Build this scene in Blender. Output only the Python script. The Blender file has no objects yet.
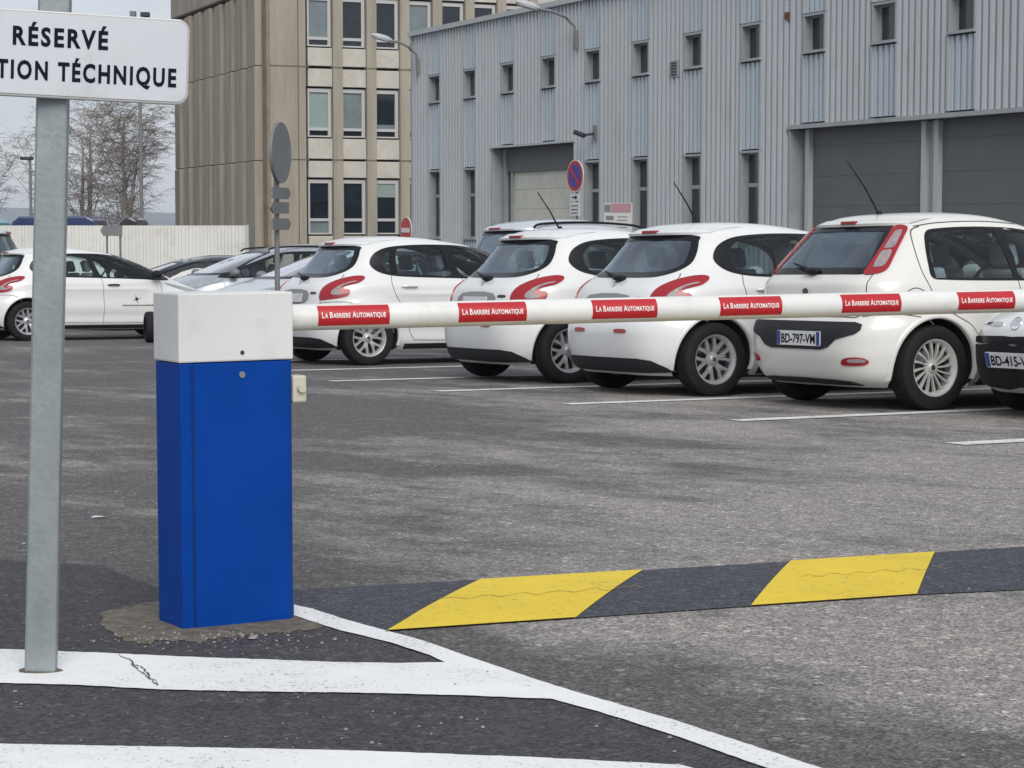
import bpy, bmesh, math, random
from math import sin, cos, tan, pi, radians, atan, atan2, sqrt, floor
from mathutils import Vector, Matrix
from mathutils.geometry import delaunay_2d_cdt
random.seed(7)
SC = bpy.context.scene
COL = SC.collection

# ------------------------------------------------------------------ camera
F = 2050.0
PITCH = atan(155/2050)
CAMZ = 0.99
SLOPE = 0.0234
cam = bpy.data.objects.new('camera', bpy.data.cameras.new('camera'))
COL.objects.link(cam)
cam.location = (0, 0, CAMZ)
cam.rotation_euler = (pi/2 - PITCH, 0, 0)
cam.data.sensor_width = 36
cam.data.lens = F*36/1024
cam.data.clip_start = 0.1
cam.data.clip_end = 9000
SC.camera = cam

# ------------------------------------------------------------------ world, sun, exposure
SUN_EL, SUN_AZ = radians(38), radians(168)      # azimuth clockwise from +Y
w = bpy.data.worlds.new('World'); SC.world = w; w.use_nodes = True
nt = w.node_tree; nt.nodes.clear()
def N(nt, t, **kw):
    n = nt.nodes.new(t)
    for k, v in kw.items():
        if k.startswith('i_'):
            n.inputs[k[2:].replace('_', ' ')].default_value = v
        else:
            setattr(n, k, v)
    return n
out = N(nt, 'ShaderNodeOutputWorld'); bg = N(nt, 'ShaderNodeBackground')
sky = N(nt, 'ShaderNodeTexSky', sky_type='NISHITA', sun_disc=False, sun_elevation=SUN_EL, sun_rotation=SUN_AZ)
tc = N(nt, 'ShaderNodeTexCoord')
mp = N(nt, 'ShaderNodeMapping'); mp.inputs['Scale'].default_value = (1.6, 1.6, 7.0)
no = N(nt, 'ShaderNodeTexNoise', i_Scale=2.2, i_Detail=6.0, i_Roughness=0.55)
rp = N(nt, 'ShaderNodeValToRGB')
rp.color_ramp.elements[0].position = .30; rp.color_ramp.elements[0].color = (4.7, 5.3, 6.2, 1)
rp.color_ramp.elements[1].position = .68; rp.color_ramp.elements[1].color = (7.6, 7.8, 8.2, 1)
mx = N(nt, 'ShaderNodeMix', data_type='RGBA'); mx.inputs['Factor'].default_value = .88
L = nt.links.new
L(tc.outputs['Generated'], mp.inputs['Vector']); L(mp.outputs['Vector'], no.inputs['Vector'])
L(no.outputs['Fac'], rp.inputs['Fac']); L(sky.outputs['Color'], mx.inputs['A']); L(rp.outputs['Color'], mx.inputs['B'])
L(mx.outputs['Result'], bg.inputs['Color']); bg.inputs['Strength'].default_value = 0.10
L(bg.outputs['Background'], out.inputs['Surface'])
sun = bpy.data.objects.new('sun', bpy.data.lights.new('sun', 'SUN')); COL.objects.link(sun)
sun.data.energy = 2.4; sun.data.angle = radians(40); sun.data.color = (1, .96, .9)
sd = Vector((sin(SUN_AZ)*cos(SUN_EL), cos(SUN_AZ)*cos(SUN_EL), sin(SUN_EL)))
sun.rotation_euler = sd.to_track_quat('Z', 'Y').to_euler()
SC.view_settings.view_transform = 'Standard'; SC.view_settings.look = 'None'
SC.view_settings.exposure = 0.12; SC.view_settings.gamma = 1; SC.view_settings.use_curve_mapping = False
SC.cycles.max_bounces = 8; SC.cycles.transparent_max_bounces = 16

# ------------------------------------------------------------------ geometry helpers
def GZ(y):
    return -SLOPE*min(max(y, -20), 90)
def ray(px, py):
    a = (px-512)/F; b = (384-py)/F
    return Vector((a, cos(PITCH)+b*sin(PITCH), -sin(PITCH)+b*cos(PITCH)))
def at(px, py, Y):
    d = ray(px, py); k = Y/d.y
    return Vector((d.x*k, Y, CAMZ+d.z*k))
def G(px, py, up=0.0):                              # photograph pixel -> point on the sloping ground
    d = ray(px, py); k = (CAMZ-up)/(-d.z - SLOPE*d.y)
    return Vector((d.x*k, d.y*k, CAMZ+d.z*k))

def tag(o, label=None, cat=None, group=None, kind=None):
    if label: o['label'] = label
    if cat: o['category'] = cat
    if group: o['group'] = group
    if kind: o['kind'] = kind
    return o
def empty(name, loc=(0, 0, 0), rz=0, parent=None):
    o = bpy.data.objects.new(name, None); COL.objects.link(o)
    o.empty_display_size = .2; o.location = loc; o.rotation_euler = (0, 0, rz)
    if parent: o.parent = parent
    return o
def children(o): return [c for c in bpy.data.objects if c.parent == o]
def copy_tree(o, parent=None):
    c = o.copy(); COL.objects.link(c); c.parent = parent
    for ch in children(o): copy_tree(ch, c)
    return c

class MB:
    def __init__(s): s.v = []; s.f = []; s.m = []; s.mi = 0
    def add(s, vs, fs):
        b = len(s.v); s.v += [tuple(v) for v in vs]
        for f in fs: s.f.append([i+b for i in f]); s.m.append(s.mi)
    def box(s, x0, x1, y0, y1, z0, z1, M=None):
        vs = [Vector(p) for p in ((x0,y0,z0),(x1,y0,z0),(x1,y1,z0),(x0,y1,z0),(x0,y0,z1),(x1,y0,z1),(x1,y1,z1),(x0,y1,z1))]
        if M: vs = [M @ v for v in vs]
        s.add(vs, [(0,3,2,1),(4,5,6,7),(0,1,5,4),(1,2,6,5),(2,3,7,6),(3,0,4,7)])
    def tube(s, pts, r, n=8, cap=True, sc=None):
        pts = [Vector(p) for p in pts]; rings = []
        for i, p in enumerate(pts):
            d = (pts[min(i+1, len(pts)-1)] - pts[max(i-1, 0)]).normalized()
            a = Vector((0, 0, 1)) if abs(d.z) < .9 else Vector((1, 0, 0))
            u = d.cross(a).normalized(); v = u.cross(d)
            ri = r[i] if isinstance(r, (list, tuple)) else r
            rings.append([p + (u*cos(2*pi*k/n) + v*sin(2*pi*k/n))*ri for k in range(n)])
        vs = [v for q in rings for v in q]; fs = []
        for i in range(len(pts)-1):
            for k in range(n):
                k2 = (k+1) % n
                fs.append((i*n+k, i*n+k2, (i+1)*n+k2, (i+1)*n+k))
        if cap: fs.append(tuple(range(n))[::-1]); fs.append(tuple((len(pts)-1)*n+k for k in range(n)))
        s.add(vs, fs)
    def lathe(s, prof, n=32, M=None):               # prof: (radius, height) about local z
        vs = [Vector((r*cos(2*pi*k/n), r*sin(2*pi*k/n), h)) for r, h in prof for k in range(n)]
        if M: vs = [M @ v for v in vs]
        fs = []
        for i in range(len(prof)-1):
            for k in range(n):
                k2 = (k+1) % n
                fs.append((i*n+k, i*n+k2, (i+1)*n+k2, (i+1)*n+k))
        s.add(vs, fs)
    def prism(s, poly, h0, h1, M=None):             # polygon in local xy, extruded in z
        n = len(poly)
        vs = [Vector((x, y, h0)) for x, y in poly] + [Vector((x, y, h1)) for x, y in poly]
        if M: vs = [M @ v for v in vs]
        s.add(vs, [tuple(range(n))[::-1], tuple(range(n, 2*n))] + [(i, (i+1) % n, n+(i+1) % n, n+i) for i in range(n)])
    def build(s, name, mat, parent=None, smooth=False, bevel=0, loc=None, angle=40, sub=0):
        me = bpy.data.meshes.new(name); me.from_pydata(s.v, [], s.f)
        for m in (mat if isinstance(mat, (list, tuple)) else [mat]): me.materials.append(m)
        if isinstance(mat, (list, tuple)): me.polygons.foreach_set('material_index', s.m)
        bm = bmesh.new(); bm.from_mesh(me); bmesh.ops.recalc_face_normals(bm, faces=bm.faces); bm.to_mesh(me); bm.free()
        if smooth:
            me.shade_smooth() if hasattr(me, 'shade_smooth') else None
            for p in me.polygons: p.use_smooth = True
            if angle < 170: me.set_sharp_from_angle(angle=radians(angle))
        o = bpy.data.objects.new(name, me); COL.objects.link(o)
        if parent: o.parent = parent
        if loc is not None: o.location = loc
        if bevel:
            b = o.modifiers.new('bevel', 'BEVEL'); b.width = bevel; b.segments = 2; b.limit_method = 'ANGLE'; b.angle_limit = radians(40)
            b.harden_normals = False
        if sub:
            q = o.modifiers.new('sub', 'SUBSURF'); q.levels = sub; q.render_levels = sub
        return o

def frame(p, d):                                    # matrix: local z along d
    d = Vector(d).normalized(); q = d.to_track_quat('Z', 'Y')
    return Matrix.Translation(p) @ q.to_matrix().to_4x4()

# ------------------------------------------------------------------ materials
def M_(name, col, rough=.6, metal=0, coat=0, spec=.5, noise=0, nscale=5, bump=0, bscale=50, nstretch=(1,1,1), dirt=None, dscale=1.5, coords='Object', emit=None):
    m = bpy.data.materials.new(name); m.use_nodes = True; nt = m.node_tree; L = nt.links.new
    b = nt.nodes['Principled BSDF']
    b.inputs['Base Color'].default_value = (*col, 1); b.inputs['Roughness'].default_value = rough
    b.inputs['Metallic'].default_value = metal; b.inputs['Coat Weight'].default_value = coat
    b.inputs['Coat Roughness'].default_value = .05
    b.inputs['Specular IOR Level'].default_value = spec
    tc = N(nt, 'ShaderNodeTexCoord'); mp = N(nt, 'ShaderNodeMapping'); mp.inputs['Scale'].default_value = nstretch
    L(tc.outputs[coords], mp.inputs['Vector'])
    cur = None
    if noise:
        n = N(nt, 'ShaderNodeTexNoise', i_Scale=nscale, i_Detail=7.0, i_Roughness=.65); L(mp.outputs['Vector'], n.inputs['Vector'])
        mr = N(nt, 'ShaderNodeMapRange'); mr.inputs['From Min'].default_value = .3; mr.inputs['From Max'].default_value = .7
        mr.inputs['To Min'].default_value = 1-noise; mr.inputs['To Max'].default_value = 1+noise*.6
        L(n.outputs['Fac'], mr.inputs['Value'])
        mu = N(nt, 'ShaderNodeVectorMath', operation='MULTIPLY'); mu.inputs[0].default_value = col
        L(mr.outputs['Result'], mu.inputs[1]); cur = mu.outputs['Vector']
    if dirt:
        n = N(nt, 'ShaderNodeTexNoise', i_Scale=dscale, i_Detail=9.0, i_Roughness=.7); L(mp.outputs['Vector'], n.inputs['Vector'])
        r = N(nt, 'ShaderNodeMapRange'); r.inputs['From Min'].default_value = .52; r.inputs['From Max'].default_value = .72
        r.inputs['To Max'].default_value = .75
        L(n.outputs['Fac'], r.inputs['Value'])
        mx = N(nt, 'ShaderNodeMix', data_type='RGBA'); L(r.outputs['Result'], mx.inputs['Factor'])
        if cur: L(cur, mx.inputs['A'])
        else: mx.inputs['A'].default_value = (*col, 1)
        mx.inputs['B'].default_value = (*dirt, 1); cur = mx.outputs['Result']
    if cur: L(cur, b.inputs['Base Color'])
    if bump:
        n = N(nt, 'ShaderNodeTexNoise', i_Scale=bscale, i_Detail=4.0); L(tc.outputs[coords], n.inputs['Vector'])
        bp = N(nt, 'ShaderNodeBump', i_Strength=bump, i_Distance=.01); L(n.outputs['Fac'], bp.inputs['Height']); L(bp.outputs['Normal'], b.inputs['Normal'])
    return m
def glass(name, tint, refl=1.5, base=0.0, gc=(1, 1, 1)):
    m = bpy.data.materials.new(name); m.use_nodes = True; nt = m.node_tree; nt.nodes.clear(); L = nt.links.new
    o = N(nt, 'ShaderNodeOutputMaterial'); t = N(nt, 'ShaderNodeBsdfTransparent'); t.inputs['Color'].default_value = (*tint, 1)
    g = N(nt, 'ShaderNodeBsdfGlossy', i_Roughness=.02); g.inputs['Color'].default_value = (*gc, 1)
    fr = N(nt, 'ShaderNodeFresnel', i_IOR=1.6); ml = N(nt, 'ShaderNodeMath', operation='MULTIPLY_ADD'); ml.inputs[1].default_value = refl; ml.inputs[2].default_value = base
    ml.use_clamp = True
    mx = N(nt, 'ShaderNodeMixShader'); L(fr.outputs['Fac'], ml.inputs[0]); L(ml.outputs['Value'], mx.inputs['Fac'])
    L(t.outputs[0], mx.inputs[1]); L(g.outputs[0], mx.inputs[2]); L(mx.outputs[0], o.inputs['Surface'])
    return m

def asphalt(name, dark, light, patch=True, kind='lot'):
    m = bpy.data.materials.new(name); m.use_nodes = True; nt = m.node_tree; L = nt.links.new
    b = nt.nodes['Principled BSDF']; b.inputs['Roughness'].default_value = .85; b.inputs['Specular IOR Level'].default_value = .35
    geo = N(nt, 'ShaderNodeNewGeometry'); P = geo.outputs['Position']
    def noise(scale, det=5, ro=.6, stretch=None, off=(0, 0, 0)):
        n = N(nt, 'ShaderNodeTexNoise', i_Scale=scale, i_Detail=float(det), i_Roughness=ro)
        mp = N(nt, 'ShaderNodeMapping'); mp.inputs['Location'].default_value = off
        mp.vector_type = 'TEXTURE'
        if stretch: mp.inputs['Rotation'].default_value = (0, 0, stretch[2]); mp.inputs['Scale'].default_value = (stretch[0], stretch[1], 1)
        L(P, mp.inputs['Vector']); L(mp.outputs['Vector'], n.inputs['Vector']); return n.outputs['Fac']
    def mrange(v, a, c, lo=0., hi=1.):
        r = N(nt, 'ShaderNodeMapRange'); r.inputs['From Min'].default_value = a; r.inputs['From Max'].default_value = c
        r.inputs['To Min'].default_value = lo; r.inputs['To Max'].default_value = hi; L(v, r.inputs['Value']); return r.outputs['Result']
    def math_(op, a, c):
        n = N(nt, 'ShaderNodeMath', operation=op)
        for i, q in enumerate((a, c)):
            if isinstance(q, (int, float)): n.inputs[i].default_value = q
            else: L(q, n.inputs[i])
        return n.outputs[0]
    mx = N(nt, 'ShaderNodeMix', data_type='RGBA'); mx.inputs['A'].default_value = (*dark, 1); mx.inputs['B'].default_value = (*light, 1)
    if patch:
        # wear: streaks that run along the lane, damp dark bands, plus broad blotches
        a = noise(.75, 10, .70, (1.7, .85, -.87)); c = noise(2.2, 9, .76, (1.3, .8, -.6), (3, 1, 0)); d_ = noise(.2, 4, .5, (1.6, .8, -.87), (9, 4, 0))
        s = math_('ADD', math_('MULTIPLY', a, .5), math_('ADD', math_('MULTIPLY', c, .25), math_('MULTIPLY', d_, .25)))
        sx = N(nt, 'ShaderNodeSeparateXYZ'); L(P, sx.inputs[0])
        bias = mrange(sx.outputs['X'], -1.6, 1.0, -.03, .05)              # trafficked lane to the right is more worn
        s = math_('ADD', s, bias)
        # damp darker strip of newer tarmac along the outer side of the painted diagonal
        da, db = G(445, 664), G(814, 768); dd = (db-da).normalized()
        sd_ = math_('ADD', math_('MULTIPLY', sx.outputs['X'], -dd.y), math_('MULTIPLY', sx.outputs['Y'], dd.x))
        sd_ = math_('SUBTRACT', sd_, -dd.y*da.x+dd.x*da.y)
        s = math_('ADD', s, mrange(sd_, .0, .85, -.15, 0.0))
        s = math_('ADD', s, mrange(sx.outputs['Y'], 9.5, 14, .0, -.04))
        L(mrange(s, .44, .545), mx.inputs['Factor'])
    else:
        L(noise(1.2, 5, .6), mx.inputs['Factor'])
    # aggregate
    v = N(nt, 'ShaderNodeTexVoronoi', i_Scale=135.0); L(P, v.inputs['Vector'])
    cl = N(nt, 'ShaderNodeSeparateColor'); L(v.outputs['Color'], cl.inputs[0])
    v2 = N(nt, 'ShaderNodeTexVoronoi', i_Scale=60.0); L(P, v2.inputs['Vector'])
    cl2 = N(nt, 'ShaderNodeSeparateColor'); L(v2.outputs['Color'], cl2.inputs[0])
    g1 = mrange(cl.outputs[0], 0, 1, .44, 1.54); g2 = mrange(cl2.outputs[1], .90, 1, 1.0, 1.9)
    g3 = mrange(noise(14, 6, .75), .3, .7, .72, 1.25)
    g = math_('MULTIPLY', math_('MULTIPLY', g1, g2), g3)
    mu = N(nt, 'ShaderNodeVectorMath', operation='MULTIPLY'); L(mx.outputs['Result'], mu.inputs[0]); L(g, mu.inputs[1])
    L(mu.outputs['Vector'], b.inputs['Base Color'])
    bp = N(nt, 'ShaderNodeBump', i_Strength=.55, i_Distance=.006); L(v.outputs['Distance'], bp.inputs['Height']); L(bp.outputs['Normal'], b.inputs['Normal'])
    return m

def road_paint(name, col, under, wear=.56, scale=60, grime=.25):
    m = bpy.data.materials.new(name); m.use_nodes = True; nt = m.node_tree; L = nt.links.new
    b = nt.nodes['Principled BSDF']; b.inputs['Roughness'].default_value = .7
    geo = N(nt, 'ShaderNodeNewGeometry'); P = geo.outputs['Position']
    n = N(nt, 'ShaderNodeTexNoise', i_Scale=float(scale), i_Detail=5.0, i_Roughness=.7); L(P, n.inputs['Vector'])
    n2 = N(nt, 'ShaderNodeTexNoise', i_Scale=2.5, i_Detail=6.0, i_Roughness=.7); L(P, n2.inputs['Vector'])
    ad = N(nt, 'ShaderNodeMath', operation='MULTIPLY_ADD'); ad.inputs[1].default_value = .35; L(n2.outputs['Fac'], ad.inputs[0]); L(n.outputs['Fac'], ad.inputs[2])
    r = N(nt, 'ShaderNodeMapRange'); r.inputs['From Min'].default_value = wear+.175; r.inputs['From Max'].default_value = wear+.235
    L(ad.outputs[0], r.inputs['Value'])
    g = N(nt, 'ShaderNodeMapRange'); g.inputs['From Min'].default_value = .35; g.inputs['From Max'].default_value = .7
    g.inputs['To Min'].default_value = 1.0; g.inputs['To Max'].default_value = 1-grime; L(n2.outputs['Fac'], g.inputs['Value'])
    mu = N(nt, 'ShaderNodeVectorMath', operation='MULTIPLY'); mu.inputs[0].default_value = col; L(g.outputs[0], mu.inputs[1])
    mx = N(nt, 'ShaderNodeMix', data_type='RGBA'); L(r.outputs[0], mx.inputs['Factor']); L(mu.outputs[0], mx.inputs['A']); mx.inputs['B'].default_value = (*under, 1)
    L(mx.outputs['Result'], b.inputs['Base Color'])
    bp = N(nt, 'ShaderNodeBump', i_Strength=.3, i_Distance=.003); L(n.outputs['Fac'], bp.inputs['Height']); L(bp.outputs['Normal'], b.inputs['Normal'])
    return m

asph = asphalt('asphalt_lot', (.100, .094, .093), (.262, .244, .228))
asph_new = asphalt('asphalt_island', (.045, .044, .049), (.064, .062, .067), patch=False)
asph_hump = asphalt('asphalt_hump', (.048, .050, .064), (.064, .067, .082), patch=False)
white_paint = road_paint('road_white', (.80, .80, .79), (.22, .22, .22), wear=.60, scale=95, grime=.12)
faint_paint = road_paint('bay_white', (.72, .72, .70), (.2, .195, .19), wear=.58, scale=25)
yellow_paint = road_paint('road_yellow', (.76, .55, .025), (.38, .29, .07), wear=.60, scale=45, grime=.15)
concrete = M_('concrete_pad', (.145, .125, .098), .95, noise=.6, nscale=22, bump=.6, bscale=60, dirt=(.07, .065, .06), dscale=14)
blue = M_('blue_paint', (.0003, .045, .28), .5, spec=.12, noise=.14, nscale=5, bump=.03, bscale=220)
blue_dark = M_('blue_seam', (.001, .02, .10), .5)
cab_white = M_('cabinet_white', (.66, .66, .655), .45, noise=.05, nscale=3, bump=.03, bscale=300, dirt=(.5, .49, .47), dscale=5)
boom_white = M_('boom_white', (.70, .70, .68), .35, noise=.06, nscale=4, dirt=(.55, .54, .50), dscale=7)
lab_red = M_('label_red', (.44, .012, .018), .4, noise=.1, nscale=20)
lab_white = M_('label_white', (.82, .80, .78), .5)
beige_pl = M_('beige_plastic', (.55, .52, .42), .5, noise=.1)
galv = M_('galvanised', (.30, .335, .345), .48, metal=.55, noise=.16, nscale=14, nstretch=(1, 1, .6), bump=.08, bscale=60, dirt=(.36, .40, .41), dscale=20)
galv_far = M_('galvanised_dull', (.19, .20, .205), .6, metal=.3, noise=.15, nscale=8)
sign_white = M_('sign_white', (.58, .60, .64), .4, noise=.04, nscale=3, dirt=(.46, .47, .49), dscale=6)
sign_edge = M_('sign_edge', (.46, .465, .465), .45, metal=.3)
ink = M_('sign_ink', (.006, .007, .022), .8, spec=.15)
chrome = M_('chrome', (.7, .7, .7), .15, metal=1)
steel_dk = M_('dark_steel', (.05, .05, .055), .5, metal=.5)
car_white = M_('car_white', (.69, .695, .69),   .32, coat=.55, noise=.03, nscale=3)
car_cream = M_('car_cream_white', (.67, .66, .625),   .32, coat=.55, noise=.03, nscale=3)
car_silver = M_('car_silver', (.36, .39, .43), .3, metal=.5, coat=.9)
car_lsilver = M_('car_pale_silver', (.55, .58, .62), .3, metal=.3, coat=.9)
car_black = M_('car_black', (.012, .013, .016), .25, coat=1)
rubber = M_('tyre_rubber', (.013, .013, .014), .8, spec=.25, noise=.2, nscale=12)
blackp = M_('black_plastic', (.009, .010, .012), .55, spec=.2, noise=.2, nscale=10)
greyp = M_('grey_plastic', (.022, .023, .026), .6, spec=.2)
blackg = M_('black_gloss', (.007, .008, .011), .25, spec=.3)
seam = M_('shut_line', (.05, .05, .05), .8)
tyre_in = M_('wheel_well', (.01, .01, .01), .95)
rim_m = M_('rim_silver', (.52, .53, .54), .32, metal=.6, noise=.08)
rim_w = M_('rim_pale', (.62, .62, .60), .35, metal=.4, noise=.08)
lamp_red = M_('lamp_red', (.29, .004, .010), .25, coat=.35)
lamp_clear = M_('lamp_clear', (.30, .26, .27), .4, coat=.15, noise=.35, nscale=25)
lamp_dark = M_('headlamp_grey', (.30, .32, .34), .12, coat=1, noise=.4, nscale=20)
interior = M_('interior_grey', (.16, .165, .175), .8)
interior_l = M_('seat_fabric', (.24, .25, .27), .9)
plate_w = M_('plate_white', (.62, .62, .64), .4, noise=.1, nscale=20)
plate_b = M_('plate_blue', (.02, .05, .22), .5)
g_side = glass('car_glass', (.84, .96, .98), .7, .0)
g_rear = glass('car_glass_rear', (.70, .82, .88), 1.35, .04, (.80, .90, 1.0))
g_wind = glass('car_glass_windscreen', (.55, .60, .62), 2.2, .10)
g_dark = glass('car_glass_dark', (.10, .11, .12), 1.5, .02)
brown = M_('orange_box', (.25, .12, .07), .6)

# ------------------------------------------------------------------ setting: ground
gm = MB()
xs = [-4000, -300, -60, 60, 300, 4000]
ys = [-400, -20, 0, 20, 45, 90, 300, 4000]
gm.add([(x, y, GZ(y)) for y in ys for x in xs], [(j*6+i, j*6+i+1, (j+1)*6+i+1, (j+1)*6+i) for j in range(len(ys)-1) for i in range(5)])
tag(gm.build('ground', asph), kind='structure')

def sheet(name, pts, mat, up=.004, kind='structure', parent=None):
    m = MB(); ps = [G(x, y) for x, y in pts]
    m.add([p + Vector((0, 0, up)) for p in ps], [tuple(range(len(ps)))])
    bm_o = m.build(name, mat, parent)
    if kind and not parent: tag(bm_o, kind=kind)
    return bm_o
def rough_poly(pts, amp, step=9, closed=True):
    o = []; n = len(pts)
    for i in range(n):
        a = pts[i]; b = pts[(i+1) % n]; d = sqrt((a[0]-b[0])**2+(a[1]-b[1])**2); k = max(1, int(d/step))
        for j in range(k):
            t = j/k; q = 0 if j == 0 else 1
            o.append((a[0]+(b[0]-a[0])*t + random.uniform(-amp, amp)*q, a[1]+(b[1]-a[1])*t + random.uniform(-amp, amp)*.4*q))
    return o
# darker, newer asphalt on the hatched island
sheet('island_asphalt', [(294, 610), (445, 664), (556, 694), (690, 735), (900, 800), (500, 900), (-600, 900), (-600, 560), (0, 560), (100, 566), (150, 585), (200, 600)], asph_new, .002)
pad = rough_poly([(98, 615), (118, 610), (150, 603), (230, 598), (296, 612), (326, 623), (312, 631), (290, 634), (235, 637), (196, 643), (165, 641), (140, 645), (116, 638), (104, 628)], 4, 4)
sheet('concrete_pad', pad, concrete, .0035)
# white hatching of the island
wl = rough_poly([(294, 604), (340, 619.5), (400, 636), (430, 644.6), (470, 659), (556, 688), (680, 724), (814, 768), (905, 797), (850, 797), (760, 768), (680, 739.5), (600, 714), (552, 701),
      (450, 697), (340, 694.5), (250, 693.5), (160, 691.5), (80, 687), (0, 685), (-200, 680), (-200, 648), (0, 651), (60, 653), (110, 655), (180, 658.5), (340, 664), (400, 665), (445, 664), (430, 657), (390, 644), (340, 632), (294, 617)], .6, 8)
sheet('road_marking', wl, white_paint, .0055)
wl2 = rough_poly([(-300, 741), (0, 746), (340, 752.5), (520, 759), (680, 767), (760, 790), (700, 815), (0, 800), (-300, 800)], .6, 10)
sheet('road_marking', wl2, white_paint, .0055)
# crack in the white band
ck = MB(); cp = rough_poly([(119, 657), (124, 660), (130, 662), (133, 667), (141, 669), (147, 675), (149, 680), (156, 683), (158, 688)], 1.3, 2)[:-6]
for a, b in zip(cp[:-1], cp[1:]):
    pa, pb = G(*a), G(*b); d = (pb-pa).normalized(); n = Vector((-d.y, d.x, 0))*random.uniform(.0006, .0026); u = Vector((0, 0, .0075))
    ck.add([pa-n+u, pb-n+u, pb+n+u, pa+n+u], [(0, 1, 2, 3)])
tag(ck.build('road_crack', seam), kind='structure')

# low asphalt hump across the lane with two yellow panels
def far_y(x): return 591 + (x-295)*(547-591)/(1024-295)
def near_y(x): return 632 - (x-386)*.0655 + max(0, x-576)*.0006*10
NE = [(386, 632), (576, 619), (751, 607), (917, 595.5), (1024, 590.5), (1400, 573)]
FE = [(240, 594), (295, 591), (481, 580.5), (644, 571), (791, 562), (935, 553), (1024, 547.5), (1400, 526)]
def interp(tab, x):
    if x <= tab[0][0]: tab2 = tab[:2]
    elif x >= tab[-1][0]: tab2 = tab[-2:]
    else:
        i = max(k for k in range(len(tab)) if tab[k][0] <= x); i = min(i, len(tab)-2); tab2 = tab[i:i+2]
    (a, p), (b, q) = tab2
    return p + (q-p)*(x-a)/(b-a)
def hump_pt(xn, xf, v, up=0):
    a = G(xn, interp(NE, xn)); b = G(xf, interp(FE, xf)); p = a.lerp(b, v)
    e0 = G(200, interp(FE, 200)); e1 = G(386, 632); ed = (e1-e0).normalized(); k = max(0, min(1, ((p.x-e0.x)*-ed.y + (p.y-e0.y)*ed.x)/.25))
    return p + Vector((0, 0, 0.0035 + .006*k*(1-abs(2*v-1)**2.2) + up))
def hump_strip(pairs, mat, name, up, parent=None, nu=10, nv=10):
    m = MB(); vs = []; cols = 0
    for (a0, b0), (a1, b1) in zip(pairs[:-1], pairs[1:]):
        for i in range(nu):
            t = i/nu; vs.append([hump_pt(a0+(a1-a0)*t, b0+(b1-b0)*t, v/nv, up) for v in range(nv+1)])
    vs.append([hump_pt(*pairs[-1], v/nv, up) for v in range(nv+1)])
    n = len(vs)
    m.add([p for r in vs for p in r], [(i*(nv+1)+j, (i+1)*(nv+1)+j, (i+1)*(nv+1)+j+1, i*(nv+1)+j+1) for i in range(n-1) for j in range(nv)])
    return m.build(name, mat, parent, smooth=True, angle=180)
hump = hump_strip([(386, 200), (420, 400), (576, 644), (751, 791), (917, 935), (1024, 1040), (1400, 1420)], asph_hump, 'speed_hump', 0)
tag(hump, kind='structure')
hump_strip([(387, 481), (576, 643.5)], yellow_paint, 'yellow_panel', .0025, hump)
hump_strip([(751, 791), (917, 935)], yellow_paint, 'yellow_panel', .0025, hump)

# parking bay lines
HEAD = radians(60)
hd = Vector((sin(HEAD), cos(HEAD), 0))
for (x, y, ln, wd) in [(735, 421, 5.0, .085), (567, 404.5, 5, .085), (437, 391.5, 5, .085), (330, 381.5, 5, .08), (955, 444.5, 5, .09), (262, 371.5, 5, .08), (200, 363, 5, .08), (1190, 470, 5, .09)]:
    p = G(x, y); n = Vector((hd.y, -hd.x, 0))*wd; q = p + hd*ln; m = MB()
    pts = [p-n, q-n, q+n, p+n]
    m.add([(a.x, a.y, GZ(a.y)+.005) for a in pts], [(0, 1, 2, 3)])
    tag(m.build('bay_line', faint_paint), kind='structure')

# far hills
hm = MB(); n = 240; vs = []
for k in range(n):
    a = 2*pi*k/n; R = 3000
    h = 26 + 10*sin(a*3+1) + 7*sin(a*11) + 4*sin(a*29+2) + random.uniform(-1, 1)
    vs += [(R*sin(a), R*cos(a), -3), (R*1.1*sin(a), R*1.1*cos(a), h*.7), (R*1.25*sin(a), R*1.25*cos(a), h*1.3)]
hm.add(vs, [(k*3+j, ((k+1) % n)*3+j, ((k+1) % n)*3+j+1, k*3+j+1) for k in range(n) for j in range(2)])
hill_mat = M_('hill_woods', (.11, .14, .16), .95, noise=.4, nscale=.01)
tag(hm.build('hills', hill_mat, smooth=True), kind='structure')

# ------------------------------------------------------------------ metal-clad workshop
clad = M_('cladding_grey', (.53, .56, .58), .55, metal=.1, noise=.08, nscale=.8, nstretch=(1, 1, .3), dirt=(.38, .40, .40), dscale=1.6)
clad_b = M_('cladding_bluish', (.46, .52, .565), .5, metal=.1, noise=.08, nscale=.8, dirt=(.38, .42, .46), dscale=1.6)
trim = M_('trim_grey', (.34, .36, .37), .5, metal=.1, noise=.1, nscale=2, dirt=(.24, .25, .25), dscale=3)
trim_l = M_('trim_pale', (.42, .44, .45), .5, noise=.08)
door_dk = M_('door_slate', (.115, .122, .126), .6, noise=.12, nscale=1.5, dirt=(.12, .13, .14), dscale=2)
door_lt = M_('door_pale', (.56, .56, .49), .6, noise=.1, nscale=2, dirt=(.46, .46, .41), dscale=3)
win_dk = M_('window_glass', (.012, .018, .028), .08, coat=.4, noise=.5, nscale=1.3)
win_mid = M_('window_blind', (.16, .20, .21), .35, coat=.6, noise=.2, nscale=2)
win_lt = M_('window_blind_pale', (.26, .33, .31), .35, coat=.6, noise=.12, nscale=2)
rust = M_('rust', (.16, .07, .03), .9, noise=.5, nscale=20)
inner = M_('building_core', (.10, .10, .10), .9)

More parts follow.
